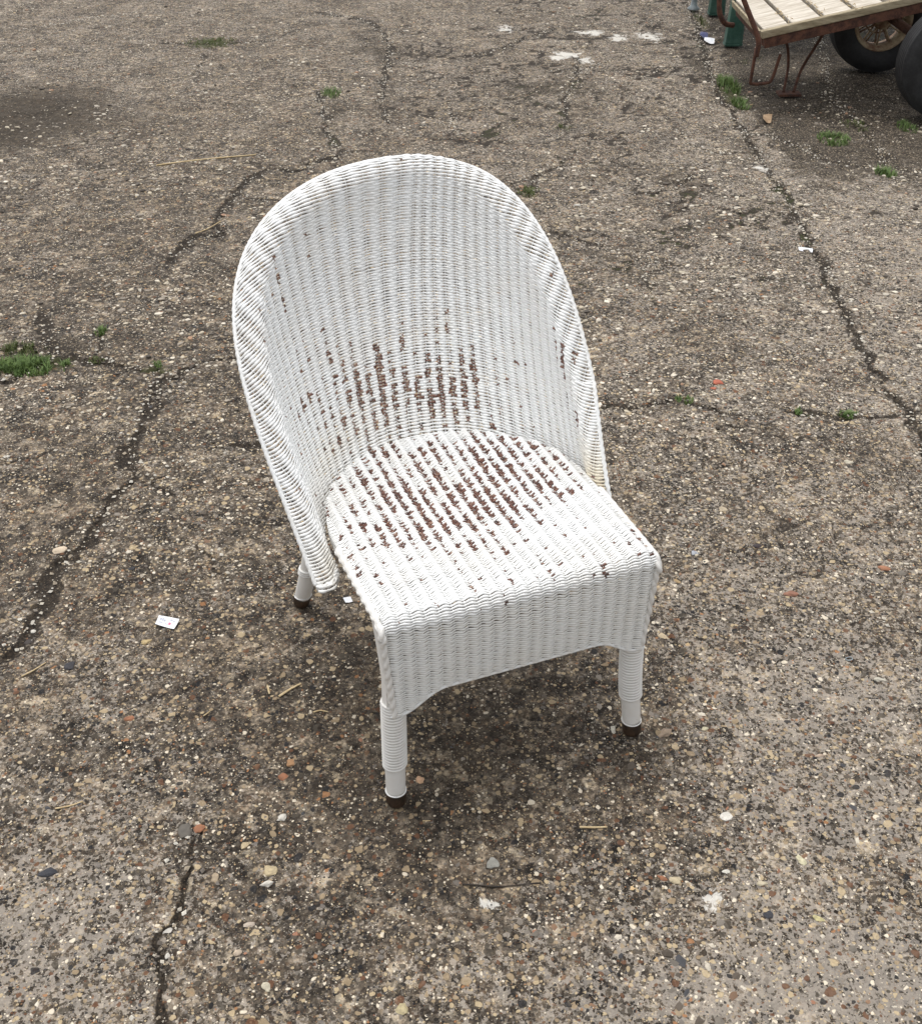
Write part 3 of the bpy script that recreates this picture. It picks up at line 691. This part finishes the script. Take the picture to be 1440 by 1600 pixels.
while v < V_ARC + APL:
    if v < V_TOP: hw = float(half_w(YB - v)) - .002; rows_s.append((v, -hw, hw))
    else:
        hw = WF / 2 - .003; h = v - V_ARC
        if h <= APM: rows_s.append((v, -hw, hw))
        else:
            xi = xs[np.argmax(apron_len(xs) >= h)]; rows_s.append((v, xi, hw)); rows_s.append((v, -hw, -xi))
    v += ps
# keep the row parity alternating when the apron splits in two
weave('seat_weave', rows_s, .0206, 0, ps, .0020, .345, .525, .72, seat_pos, seat_nrm, seat_wear,
      lambda X, v: .12 * vnoise(X * 9, v * 9, 4) + .10 * (v > V_ARC), (.12, .16),
      lambda X, v: .14 - .6 * gauss(X, v, 0, V_ARC - .005, 1, .022) - .12 * (v > V_ARC), 5)
mb = MB()
for k in range(-22, 23):
    x = k * .0103
    if abs(x) > WF / 2 - .004: continue
    v0 = YB - (YM + (YB - YM) * math.sqrt(max(0, 1 - (x / (W1 / 2)) ** 2))) if abs(x) < W1 / 2 else YB - YM
    vs = np.linspace(max(v0, .004), V_ARC + float(apron_len(np.array(x))), 90); X = np.full(90, x)
    mb.tube(seat_pos(X, vs) - seat_nrm(X, vs) * (.0032 if k % 2 else .0014), .0012, 5, False, N=seat_nrm(X, vs))
ss = mb.build('seat_stakes', M_white, chair); tag(ss, kind='stuff')
# folded strand binding along the apron's lower edge
mb = MB(); X = np.linspace(-WF / 2 + .004, WF / 2 - .004, 160); ed = seat_pos(X, V_ARC + apron_len(X))
mb.tube(ed, .0024, 6, True); mb.build('apron_edge', M_white, chair)
# plaited edging down both seat sides and the apron's ends
for sgn in (-1, 1):
    y = np.linspace(.205, .02, 50); x = sgn * (half_w(y) - .001)
    a = np.linspace(0, math.pi / 2, 14)[1:]
    pth = np.concatenate([np.stack([x, y, np.full(50, HS - .006)], -1),
                          np.stack([np.full(13, sgn * WF / 2), .02 - .02 * np.sin(a), HS - .006 - .02 * (1 - np.cos(a))], -1),
                          np.stack([sgn * (WF / 2 - np.linspace(0, .014, 40)[1:] ), np.full(39, .004), np.linspace(HS - .026, HS - RB - APL, 40)[1:]], -1)])
    L = np.concatenate([[0], np.cumsum(np.linalg.norm(np.diff(pth, axis=0), axis=1))]); l = np.linspace(0, L[-1], 260)
    pth = np.stack([np.interp(l, L, pth[:, i]) for i in range(3)], -1)
    mb = MB(); braid(mb, pth, np.tile([[sgn * 1.0, -.3, .6]], (260, 1)), .042, .0040, .0036); mb.tube(pth, .0055, 6)
    mb.build('side_braid', M_legp, chair)
    # side frame: rail and curved bracket into the front leg
    mb = MB()
    yr = np.linspace(.46, .02, 30); mb.tube(np.stack([sgn * (half_w(yr) - .014), yr, np.full(30, HS - .024)], -1), .0115, 10)
    mb.build('side_rail', M_legp, chair)
    mb = MB(); t = np.linspace(0, 1, 24)
    outl = [(.002, HS - .012)] + [(.085 - .078 * (q ** .55), HS - .014 - .165 * q) for q in t] + [(.002, HS - .18)]
    Mx = np.array([[0, 1, 0, sgn * (WF / 2 - .012)], [1, 0, 0, .004], [0, 0, 1, 0], [0, 0, 0, 1]], float)
    mb.prism(outl, .017, Mx); mb.build('leg_bracket', M_legp, chair, False)
# hidden cross rails under the seat
mb = MB(); mb.tube([(-.2, .02, HS - .026), (.2, .02, HS - .026)], .011, 8); th = np.linspace(0, math.pi, 40)
mb.tube(np.stack([.215 * np.cos(th), YM + .225 * np.sin(th), np.full(40, HS - .024)], -1), .011, 8); mb.build('seat_frame', M_legp, chair)

def leg(bot, top, bend, wrapz, r0=.0166, caph=.027):
    bot, top, bend = map(np.array, (bot, top, bend)); zt = top[2]
    pts = smooth_path([bot, bot + (top - bot) * .35 + bend * .8, bot + (top - bot) * .7 + bend * .5, top], 30)
    z = pts[:, 2]
    def sub(z0, z1): m = (z >= z0 - 1e-4) & (z <= z1 + 1e-4); return pts[m]
    o = bpy.data.objects
    mb = MB(); q = sub(caph, 9); mb.tube(q, np.interp(q[:, 2], [caph, .1, zt], [r0 * .94, r0, r0 * 1.02]), 20); lg = mb.build('leg', M_legp, chair)
    mb = MB(); q = np.array([np.array([np.interp(zz, z, pts[:, i]) for i in range(3)]) for zz in np.linspace(.0, caph + .001, 8)])
    mb.tube(q, [r0 * .80, r0 * .93, r0 * .99, r0, r0, r0, r0, r0 * .99], 20); mb.build('foot_cap', M_cap, lg)
    ring = lambda zz, rr, tr, mbx: mbx.tube(np.stack([np.interp(zz, z, pts[:, 0]) + rr * np.cos(A2), np.interp(zz, z, pts[:, 1]) + rr * np.sin(A2), np.full(len(A2), zz)], -1), tr, 6, closed=True)
    A2 = np.arange(28) * 2 * math.pi / 28
    mb = MB(); ring(caph + .002, r0 * .98, .0012, mb); mb.build('foot_ring', M_white, lg)
    if wrapz:
        mb = MB(); z0, z1 = wrapz; n = int((z1 - z0) / .0056); a = np.linspace(0, n * 2 * math.pi, n * 20)
        zz = np.linspace(z0, z1, len(a)); cx = np.interp(zz, z, pts[:, 0]); cy = np.interp(zz, z, pts[:, 1])
        mb.tube(np.stack([cx + (r0 + .0014) * np.cos(a), cy + (r0 + .0014) * np.sin(a), zz], -1), .0027, 6, N=np.stack([np.cos(a), np.sin(a), 0 * a], -1), flat=.8)
        mb.build('cane_wrap', M_legp, lg)
    return lg
leg((-.213, .006, .0), (-.202, .026, .355), (0, .002, 0), (.082, .215))
leg((.214, .004, .0), (.205, .026, .355), (-.006, .006, 0), (.082, .215))
leg((-.224, .551, .0), (-.192, .430, .350), (.004, -.004, 0), (.10, .118))
leg((.224, .551, .0), (.192, .430, .350), (-.004, -.004, 0), (.10, .118))

# ------------------------------------------------------------------ the trailer
AX, TIL = 2.02, math.atan(.225)
S_ = 1.026
def far_(p): return (p[0] * S_, p[1] * S_, CAM_H - (CAM_H - p[2]) * S_)          # axle x, slope of the deck (front end let down)
def dpt(x, y, up=0.0):                    # a point on the sloping deck
    return (x, y, .315 + .225 * (x - 1.23) + up)
trailer = empty('flatbed_trailer', (AX, 5.27, 0), 'small rusty flatbed trailer with wooden slat deck and two black tyres', 'trailer')
def at_trailer(mbx): 
    for v_ in mbx.V: v_ -= np.array([AX, 5.27, 0])
    return mbx
D0 = Matrix.Translation((1.264, 5.13, .318)) @ Matrix.Rotation(-TIL, 4, 'Y')
DM = np.array(D0)
xw = [0.008, .128, .262, .392, .520, .648, .776, .904, 1.032]
for k in range(len(xw) - 1):
    mb = MB(); mb.box((xw[k] + .008, .032, -.024), (xw[k + 1] - .010, .64 + (k % 3) * .006, -.001 * (k % 2)), DM)
    at_trailer(mb).build('deck_board', M_board, trailer, False, bevel=.003)
mb = MB(); mb.box((0, -.002, -.030), (1.05, .030, .0015), DM); at_trailer(mb).build('side_board', M_edgeb, trailer, False, bevel=.004)
mb = MB(); mb.box((-.004, .034, -.030), (.006, .64, -.002), DM); at_trailer(mb).build('end_board', M_edgeb, trailer, False, bevel=.002)
for yy in (.0, .60):
    mb = MB(); mb.box((.01, yy + .004, -.072), (1.05, yy + .036, -.032), DM); at_trailer(mb).build('chassis_beam', M_rust, trailer, False, bevel=.002)
mb = MB(); mb.box((.008, .04, -.070), (.045, .60, -.034), DM); at_trailer(mb).build('cross_beam', M_rust, trailer, False, bevel=.002)
# upright bars at the low end
mb = MB(); mb.tube(smooth_path([far_(q) for q in [dpt(1.222, 4.985, -.06), dpt(1.215, 4.985, .02), (1.13, 5.02, .50), (1.08, 5.05, .66)]], 8), .011, 8); at_trailer(mb).build('upright_bar', M_rust, trailer)
mb = MB(); mb.tube(smooth_path([far_(q) for q in [dpt(1.225, 5.50, -.05), dpt(1.175, 5.48, -.02), (1.145, 5.48, .36), (1.14, 5.5, .60)]], 8), .012, 8); at_trailer(mb).build('upright_bar', M_rust, trailer)
def bent(name, pts, r, mat=M_rust, n=8):
    mb = MB(); mb.tube(smooth_path(np.array([far_(q) for q in pts], float), 4), r, n); return at_trailer(mb).build(name, mat, trailer)
bent('stirrup', [(1.235, 5.06, .27), (1.232, 5.065, .15), (1.238, 5.07, .122), (1.30, 5.08, .122), (1.325, 5.08, .14), (1.345, 5.08, .24)], .0072)
# prop stand: two legs meeting at a foot plate
fx, fy = gp(1225, 146)
mb = MB()
mb.tube(smooth_path([far_((1.36, 5.25, .31)), far_((1.415, 5.27, .24)), far_((1.445, 5.3, .14)), (fx - .005, fy, .008)], 8), .0062, 8)
mb.tube(smooth_path([far_((1.60, 5.28, .36)), far_((1.575, 5.3, .27)), far_((1.52, 5.34, .12)), (fx + .04, fy, .008)], 8), .0068, 8)
mb.box((fx - .03, fy - .035, -.004), (fx + .07, fy + .035, .006))
at_trailer(mb).build('prop_stand', M_rust, trailer, False)
mb = MB(); mb.tube([(AX, 5.02, .24), (AX, 5.80, .24)], .020, 12); mb.box((AX - .03, 5.14, .24), (AX + .03, 5.165, .40)); mb.box((AX - .03, 5.70, .24), (AX + .03, 5.73, .40)); at_trailer(mb).build('axle', M_rust, trailer, False)
def wheel(x, y, parent):
    w = bpy.data.objects.new('wheel', None); C.objects.link(w); w.parent = parent; w.location = (x - AX, y - 5.27, .228); w.scale = (.94, .94, .94); w.rotation_euler = (math.pi / 2, 0, 0)
    prof = [(.142, -.052), (.150, -.064), (.175, -.074), (.205, -.075), (.228, -.066), (.238, -.054)]
    tread = []
    for zc in (-.045, -.027, -.009, .009, .027, .045): tread += [(.2465 - abs(zc) * .06, zc - .0075), (.2485 - abs(zc) * .06, zc - .006), (.2485 - abs(zc) * .06, zc + .006), (.2445 - abs(zc) * .06, zc + .0085)]
    prof = prof + tread + [(r, -z) for r, z in prof[::-1]]
    mb = MB(); mb.lathe(prof, 64, close=True); mb.build('tyre', M_rubber, w)
    mb = MB(); mb.lathe([(.146, -.055), (.146, -.048), (.134, -.044), (.128, 0), (.134, .044), (.146, .048), (.146, .055), (.138, .056), (.122, .046), (.118, 0), (.122, -.046), (.138, -.056)], 48, close=True)
    mb.lathe([(.0, -.045), (.032, -.045), (.040, -.03), (.045, .03), (.032, .045), (0, .045)], 24); mb.build('rim', M_rim, w)
    for k in range(12):
        a = k * math.pi / 6; mb = MB(); c, s = math.cos(a), math.sin(a)
        for zz in (-.022, .022):
            mb.tube([(.034 * c, .034 * s, zz * 1.3), (.085 * c, .085 * s, zz), (.126 * c, .126 * s, zz * .7)], [.006, .0045, .0055], 6)
        mb.build('spoke', M_rim, w)
    mb = MB(); mb.lathe([(.066, -.03), (.074, -.03), (.074, -.02), (.066, -.02)], 32, close=True); mb.build('rim_ring', M_rim, w)
    return w
wheel(2.06, 5.01, trailer); wheel(1.985, 5.80, trailer)
# straw and dirt lodged between the boards
rr = np.random.default_rng(3); mb = MB()
for k in (1, 2, 3, 4):
    for _ in range(16):
        p = DM @ np.array([xw[k] + rr.normal(0, .01), rr.uniform(.0, .3), .004, 1]); a = rr.random() * 3.14; l = rr.uniform(.006, .018)
        mb.tube([p[:3], p[:3] + np.array([math.cos(a) * l, math.sin(a) * l, .003])], .0016, 4)
at_trailer(mb); so = mb.build('lodged_straw', M_straw, trailer); tag(so, kind='stuff')

# ------------------------------------------------------------------ green plastic table behind the trailer, and metal post
lx, ly = gp(1144, 70); lx2, ly2 = gp(1118, 22)
tbl = empty('garden_table', (lx, ly, 0), 'green moulded plastic table, only its tapered feet showing behind the trailer', 'table')
def taper_leg(dx, dy, top):
    mb = MB(); n = 8
    for z0, z1, w0, w1 in ((0, .012, .046, .050), (.012, top, .046, .020)):
        V = []
        for z, w in ((z0, w0), (z1, w1)):
            for sx_, sy_ in ((-1, -1), (.6, -1), (1, -.6), (1, 1), (.6, 1), (-1, .6)): V.append((dx + sx_ * w + z * .02, dy + sy_ * w * .8, z))
        j = np.arange(6); jn = (j + 1) % 6
        mb.add(V, [np.stack([j, jn, jn + 6, j + 6], -1), np.arange(6)[::-1], np.arange(6) + 6])
    mb.build('leg', M_green, tbl, False, bevel=.004)
taper_leg(0, 0, .68); taper_leg(lx2 - lx, ly2 - ly, .68); taper_leg(1.4, 0, .68); taper_leg(1.4 + lx2 - lx, ly2 - ly, .68)
mb = MB(); mb.box((-.08, -.08, .68), (1.5, ly2 - ly + .1, .71)); mb.build('table_top', M_green, tbl, False, bevel=.01)
px, py = gp(1083, 14)
mb = MB(); mb.lathe([(0, 0), (.034, 0), (.036, .006), (.020, .02), (.017, .05), (.017, .9), (.0, .9)], 16, Matrix.Translation((px, py, 0)))
po = mb.build('metal_post', M_galv); tag(po, 'thin pale grey metal post with flared foot at the slab edge', 'post')

# ------------------------------------------------------------------ grass tufts in the cracks
def tuft(u, v, ru, rv, n, hgt, label, mat=M_grass, seed=0):
    cx, cy = gp(u, v); rx = abs(gp(u + ru, v)[0] - cx); ry = abs(gp(u, v - rv)[1] - cy)
    r_ = np.random.default_rng(seed + int(u) * 7 + int(v)); V = []; F3 = []; F4 = []; nv = 0
    for _ in range(int(n * .9)):
        a = r_.random() * 6.283; q = r_.random() ** .6; x = rx * q * math.cos(a); y = ry * q * math.sin(a)
        if vnoise(np.array((cx + x) * 48), np.array((cy + y) * 26), 5) < .40: continue
        h = hgt * (.35 + .9 * r_.random()) * (1.1 - .5 * q); w = .0009 + .0009 * r_.random(); b = r_.random() * 6.283; ln = h * (.3 + .9 * r_.random())
        dx, dy = math.cos(b), math.sin(b); px_, py_ = -dy * w, dx * w; z0 = float(ground_z(np.array(cx + x), np.array(cy + y))) - .002
        V += [(x - px_, y - py_, z0), (x + px_, y + py_, z0), (x + dx * ln * .4 + px_ * .8, y + dy * ln * .4 + py_ * .8, z0 + h * .65), (x + dx * ln * .4 - px_ * .8, y + dy * ln * .4 - py_ * .8, z0 + h * .65), (x + dx * ln, y + dy * ln, z0 + h)]
        F4.append((nv, nv + 1, nv + 2, nv + 3)); F3.append((nv + 3, nv + 2, nv + 4)); nv += 5
    o = mesh_np('grass_tuft', np.array(V), [np.array(F4), np.array(F3)], mat, None, True); o.location = (cx, cy, 0)
    return tag(o, label, 'grass tuft', 'grass tufts growing in the cracks')
tuft(330, 66, 42, 10, 1500, .014, 'low mossy green cushion at the top left of the yard', M_moss)
tuft(517, 147, 16, 9, 260, .030, 'small dark green weed above and left of the chair back')
tuft(40, 573, 72, 15, 2600, .022, 'largest grass patch, at the left edge in the crack junction')
tuft(30, 545, 46, 10, 700, .018, 'thin grass fringe just above the largest grass patch', M_moss)
tuft(158, 518, 9, 6, 160, .018, 'tiny sprig above the long crack left of the chair')
tuft(150, 562, 14, 4, 160, .010, 'flat bit of moss in the long crack left of the chair', M_moss)
tuft(243, 572, 10, 6, 160, .015, 'tiny sprig where the cracks fork left of the chair')
tuft(826, 300, 18, 9, 320, .018, 'faint moss clump touching the right shoulder of the chair back', M_moss)
tuft(880, 199, 14, 6, 160, .014, 'faint moss spot above and right of the chair back', M_moss)
tuft(1138, 132, 16, 14, 900, .042, 'bright upright grass clump beside the trailer at the slab joint')
tuft(1158, 160, 14, 9, 420, .034, 'smaller grass clump just below the bright one at the slab joint')
tuft(1303, 214, 26, 11, 800, .026, 'grass clump on the ground in front of the trailer stand')
tuft(1338, 192, 26, 10, 320, .020, 'sparse grass between trailer stand and near tyre', M_moss)
tuft(1417, 195, 14, 9, 320, .026, 'grass clump below the near trailer tyre')
tuft(1384, 268, 16, 8, 420, .030, 'short bright grass tuft at the crack near the right edge')
tuft(1068, 626, 14, 7, 200, .016, 'thin sprig right of the chair, leftmost of three on one line')
tuft(1262, 647, 22, 8, 520, .016, 'fuller green tuft right of the chair, middle of three on one line')
tuft(1325, 650, 18, 6, 240, .014, 'sparse tuft right of the chair, rightmost of three on one line')
tuft(1096, 30, 8, 14, 200, .025, 'grass beside the foot of the pale grey post', M_moss)

# ------------------------------------------------------------------ litter and single stones
def gzs(u, v): x, y = gp(u, v); return x, y, float(ground_z(np.array(x), np.array(y)))
def scrap(name, corners, mat, label, cat, lift=.002, curl=.003, group=None):
    P = [np.array(gzs(*c)) for c in corners]; c0 = sum(P) / 4; n = 7; V = []
    for i in range(n):
        for j in range(n):
            a, b = i / (n - 1), j / (n - 1); p = (P[0] * (1 - a) + P[1] * a) * (1 - b) + (P[3] * (1 - a) + P[2] * a) * b
            p = p - c0; p[2] = lift + curl * (math.sin(a * 3.1 + b * 2) * .5 + (b - .5) ** 2 * 2 + (a - .5) ** 2 * 1.5); V.append(p)
    V = np.array(V); V2 = V - np.array([0, 0, .0004]); I = np.arange(n * n).reshape(n, n)
    F = np.stack([I[:-1, :-1], I[1:, :-1], I[1:, 1:], I[:-1, 1:]], -1).reshape(-1, 4)
    o = mesh_np(name, np.concatenate([V, V2]), [F, F[:, ::-1] + n * n], mat, None, True); o.location = c0
    return tag(o, label, cat, group), P, c0
lab, P, c0 = scrap('paper_label', [(249, 965), (281, 971), (272, 986), (243, 979)], M_paper, 'small printed white paper label lying on the ground left of the chair', 'label', .0035, .002)
def on_label(a, b, da, db, mat, nm):
    V = []
    for aa, bb in ((a, b), (a + da, b), (a + da, b + db), (a, b + db)):
        p = (P[0] * (1 - aa) + P[1] * aa) * (1 - bb) + (P[3] * (1 - aa) + P[2] * aa) * bb - c0
        p[2] = .0035 + .002 * (math.sin(aa * 3.1 + bb * 2) * .5 + (bb - .5) ** 2 * 2 + (aa - .5) ** 2 * 1.5) + .0005; V.append(p)
    mesh_np(nm, np.array(V), np.array([(0, 1, 2, 3)]), mat, lab, False)
for a, b, da, db in ((.12, .22, .10, .25), (.25, .18, .06, .3), (.34, .3, .08, .2), (.12, .62, .2, .1), (.62, .18, .12, .12), (.78, .25, .08, .14), (.45, .66, .14, .08)): on_label(a, b, da, db, M_print, 'print_mark')
on_label(.60, .48, .12, .22, M_pink, 'pink_mark')
scrap('paper_scrap', [(1247, 385), (1270, 388), (1269, 393), (1248, 391)], M_paper, 'narrow strip of white paper on the ground right of the chair back', 'paper')
scrap('litter_scrap', [(1094, 52), (1106, 54), (1104, 60), (1092, 58)], M_blue, 'dark blue wrapper scrap by the slab joint near the trailer', 'litter', .01, .012)
scrap('litter_scrap', [(1100, 60), (1116, 62), (1115, 68), (1099, 66)], M_paper, 'crumpled white scrap beside the blue wrapper', 'litter', .008, .012)
scrap('plastic_chip', [(536, 936), (548, 934), (551, 941), (540, 944)], M_paper, 'tiny clear white chip between the left legs of the chair', 'litter', .002, .002)
scrap('dry_leaf', [(1192, 181), (1206, 180), (1204, 191), (1191, 189)], M_leaf, 'dry tan leaf beside the crack in front of the trailer', 'leaf', .004, .014)
def stick(name, pts, r, mat, label, cat, group=None, flat=1.0):
    Q = [np.array(gzs(*p)) for p in pts]; c0 = sum(Q) / len(Q); Q = smooth_path([q - c0 + np.array([0, 0, r * 1.1]) for q in Q], 6)
    mb = MB(); mb.tube(Q, np.interp(np.linspace(0, 1, len(Q)), [0, .5, 1], [r, r * .95, r * .75]), 7, flat=flat); o = mb.build(name, mat); o.location = c0
    return tag(o, label, cat, group)
SG = 'bits of straw on the ground'
stick('straw', [(436, 1090), (452, 1079), (470, 1069)], .0026, M_straw, 'thickest straw piece, left of the front left chair leg', 'straw', SG, .5)
stick('straw', [(418, 1072), (421, 1086)], .0020, M_straw, 'short straw stub beside the thickest straw piece', 'straw', SG, .5)
stick('straw', [(318, 1119), (328, 1112)], .0012, M_straw, 'tiny straw fragment left of the thickest straw piece', 'straw', SG)
stick('straw', [(34, 1058), (52, 1048), (72, 1037)], .0014, M_straw, 'thin pale straw near the left edge, level with the apron', 'straw', SG)
stick('straw', [(86, 1264), (108, 1259), (130, 1253)], .0014, M_straw, 'thin pale straw at lower left of the yard', 'straw', SG)
stick('straw', [(905, 1294), (925, 1295), (948, 1294)], .0018, M_straw, 'straw piece below and right of the front right leg', 'straw', SG)
stick('straw', [(489, 1113), (500, 1111), (512, 1113)], .0013, M_straw, 'straw sliver just left of the front left leg', 'straw', SG)
stick('straw', [(245, 260), (300, 252), (350, 247), (400, 243)], .0035, M_straw, 'long pale straw lying behind the chair at upper left', 'straw', SG)
stick('straw', [(305, 365), (325, 358), (345, 346)], .0020, M_straw, 'short pale straw left of the chair back', 'straw', SG)
stick('straw', [(688, 1308), (760, 1300)] if False else [(660, 1283), (672, 1283)], .0008, M_straw, 'hair thin straw in front of the front left leg', 'straw', SG)
stick('twig', [(722, 1383), (745, 1385), (775, 1387), (805, 1384), (835, 1381), (845, 1381)], .0014, M_twig, 'thin curved dark twig in front of the chair', 'twig')
mb = MB(); a = np.linspace(0, 2 * math.pi, 25)[:-1]; mb.tube(np.stack([.0062 * np.cos(a), .0042 * np.sin(a), .0022 + .001 * np.cos(a)], -1), .0011, 6, closed=True)
ro = mb.build('metal_ring', M_galv); ro.location = gzs(1326, 1030); tag(ro, 'tiny pale metal ring on the ground right of the chair', 'ring')
def pebble(u, v, w_px, asp, col, label, rot=0, seed=0, hgt=.30, cat='stone'):
    x, y, z = gzs(u, v); zz = y * math.cos(PITCH) + CAM_H * math.sin(PITCH); r = w_px / FPX * zz / 2
    bm = bmesh.new(); bmesh.ops.create_icosphere(bm, subdivisions=2, radius=1); r_ = random.Random(seed + u)
    ph = [r_.random() * 6 for _ in range(6)]
    for q in bm.verts:
        c = q.co; k = 1 + .20 * math.sin(2.3 * c.x + ph[0]) + .18 * math.sin(3.1 * c.y + ph[1]) + .14 * math.sin(4.7 * c.x + ph[2]) + (r_.random() - .5) * .20
        q.co = Vector((c.x * r * k, c.y * r * k * asp, c.z * r * k * hgt))
    me = bpy.data.meshes.new('stone'); bm.to_mesh(me); bm.free()
    at = me.attributes.new('col', 'FLOAT_COLOR', 'POINT'); n = len(me.vertices)
    at.data.foreach_set('color', np.concatenate([np.array(col) * .80 * r_.uniform(.72, 1.12), [1]]).astype(np.float32).tolist() * 0 or np.concatenate([np.concatenate([np.array(col) * .80 * r_.uniform(.70, 1.12), [1]]) for _ in range(n)]).astype(np.float32))
    me.materials.append(M_stone); o = bpy.data.objects.new('stone', me); C.objects.link(o); o.location = (x, y, z + r * hgt * .12); o.rotation_euler = (0, 0, rot)
    return tag(o, label, cat, 'single stones and chips on the yard')
W_, CR, TN, OR, BK, GR = (.70, .66, .58), (.62, .50, .30), (.42, .33, .22), (.36, .15, .07), (.030, .032, .042), (.34, .33, .29)
for (u, v, w, asp, col, rot, lab_) in [
    (91, 861, 22, .9, (.68, .55, .40), .4, 'cream and orange chip alone at the left, above the printed label'),
    (259, 1452, 18, 1.2, (.66, .62, .56), .2, 'white rounded stone sitting in the lower left crack'),
    (262, 1495, 9, 1, W_, 0, 'small white bead of stone in the lower left crack'),
    (74, 1363, 28, .7, BK, .2, 'large blue black pebble at lower left'),
    (424, 1360, 22, .8, CR, .1, 'yellow cream stone below and left of the front left leg'),
    (418, 1381, 24, .4, W_, .3, 'thin pale sliver just under the yellow cream stone'),
    (440, 1279, 18, .7, W_, .8, 'pale angular chip left of the front left foot cap'),
    (312, 1292, 18, .9, OR, .9, 'orange brown pebble at lower left beside a grey one'),
    (291, 1297, 22, 1.2, (.13, .115, .095), .2, 'grey brown pebble at lower left beside an orange one'),
    (445, 1213, 19, 1, OR, .1, 'rust brown round pebble left of the front left foot'),
    (335, 1372, 14, 1, TN, 0, 'tan pebble at lower left between the crack and the leg'),
    (388, 1445, 16, .9, (.60, .50, .40), .2, 'pinkish tan pebble near the bottom left'),
    (371, 1487, 16, .8, (.60, .48, .36), .4, 'peach coloured pebble near the bottom left'),
    (416, 1543, 14, 1.2, (.62, .56, .42), .6, 'cream oval pebble at the bottom left'),
    (627, 1578, 21, .8, (.50, .42, .24), .3, 'lumpy yellowish stone at the very bottom centre'),
    (768, 1350, 20, 1.0, GR, .5, 'pale grey stone above the dark twig'),
    (1133, 1276, 16, 1.4, (.74, .70, .62), 1.9, 'white pointed shell like chip at lower right'),
    (1252, 1346, 17, 1, (.66, .60, .40), 2.1, 'pale yellow triangular chip at lower right'),
    (1134, 1363, 10, 1.2, W_, 1.5, 'small white square chip at lower right'),
    (1054, 1377, 24, .45, (.62, .52, .34), -.3, 'cream sliver beside an orange chip at lower right'),
    (1033, 1374, 15, .7, OR, -.6, 'orange chip beside a cream sliver at lower right'),
    (1191, 1382, 16, .6, (.62, .54, .38), 0, 'cream chip below the pale yellow triangular chip'),
    (1199, 1431, 14, 1.2, BK, .3, 'black pebble at lower right with rounded edge'),
    (1278, 1438, 12, 1.2, (.62, .55, .28), 1.1, 'yellow flake near the lower right corner'),
    (1038, 1148, 26, .6, (.36, .27, .19), .6, 'long tan pebble right of the front right foot'),
    (1054, 1168, 14, .9, (.55, .43, .27), .2, 'golden pebble right of the front right foot, under the long tan one'),
    (958, 1141, 8, 1.7, (.64, .60, .50), 0, 'thin cream chip just left of the front right foot cap'),
    (1234, 928, 22, .7, (.34, .16, .10), .1, 'brick red oval pebble right of the chair'),
    (1378, 888, 20, .6, (.42, .19, .10), -.3, 'orange fragment near the right edge'),
    (1184, 854, 13, .9, (.045, .03, .035), 0, 'dark plum coloured stone right of the seat'),
    (1130, 796, 15, .8, (.56, .46, .32), 0, 'tan oval pebble right of the backrest'),
    (1085, 864, 11, 1, (.40, .42, .46), 0, 'small bluish grey pebble right of the seat'),
    (1326, 723, 15, .6, (.60, .54, .42), -.2, 'cream pebble near the upper right side'),
    (1119, 600, 16, .9, (.50, .13, .07), .3, 'bright red brick fragment right of the backrest'),
    (1113, 609, 9, .9, (.50, .16, .09), 0, 'small red crumb below the bright red brick fragment'),
    (112, 988, 8, .8, BK, 0, 'small dark pebble near the left edge') if False else (53, 984, 12, .6, W_, 0, 'white pebble near the left edge, below the crack'),
    (47, 1001, 22, .6, (.045, .035, .030), .1, 'dark brown flat pebble near the left edge'),
    (108, 1040, 18, .8, (.035, .033, .040), .1, 'dark slate pebble left of the printed label'),
    (229, 1003, 15, .8, (.58, .44, .22), .5, 'golden chip just below the printed label'),
    (200, 1123, 15, .8, (.36, .15, .07), .2, 'orange brown chip left of the straw'),
    (454, 1191, 15, .8, (.40, .22, .10), .1, 'amber pebble near the front left foot, above the rust brown one'),
    (657, 1218, 15, .9, (.55, .34, .20), .5, 'peach ring shaped pebble right of the front left foot'),
    (383, 1318, 16, .7, (.58, .46, .28), .9, 'sandy chip below and left of the front left leg'),
    (391, 916, 11, .9, (.55, .45, .30), .1, 'sandy pebble close to the back left leg'),
    (1200, 186, 1, 1, OR, 0, '') if False else (900, 320, 10, .6, W_, 0, 'white chip just behind the right shoulder of the chair'),
    (1280, 1180, 14, .6, (.50, .38, .28), .1, 'pinkish pebble in the lower right field'),
    (1100, 1139, 14, .5, (.62, .56, .38), .4, 'pale cream fragment right of the front right leg'),
    (1376, 1062, 18, .5, (.60, .56, .46), -.2, 'pale fragment near the right edge'),
]:
    pebble(u, v, w, asp, col, lab_, rot)
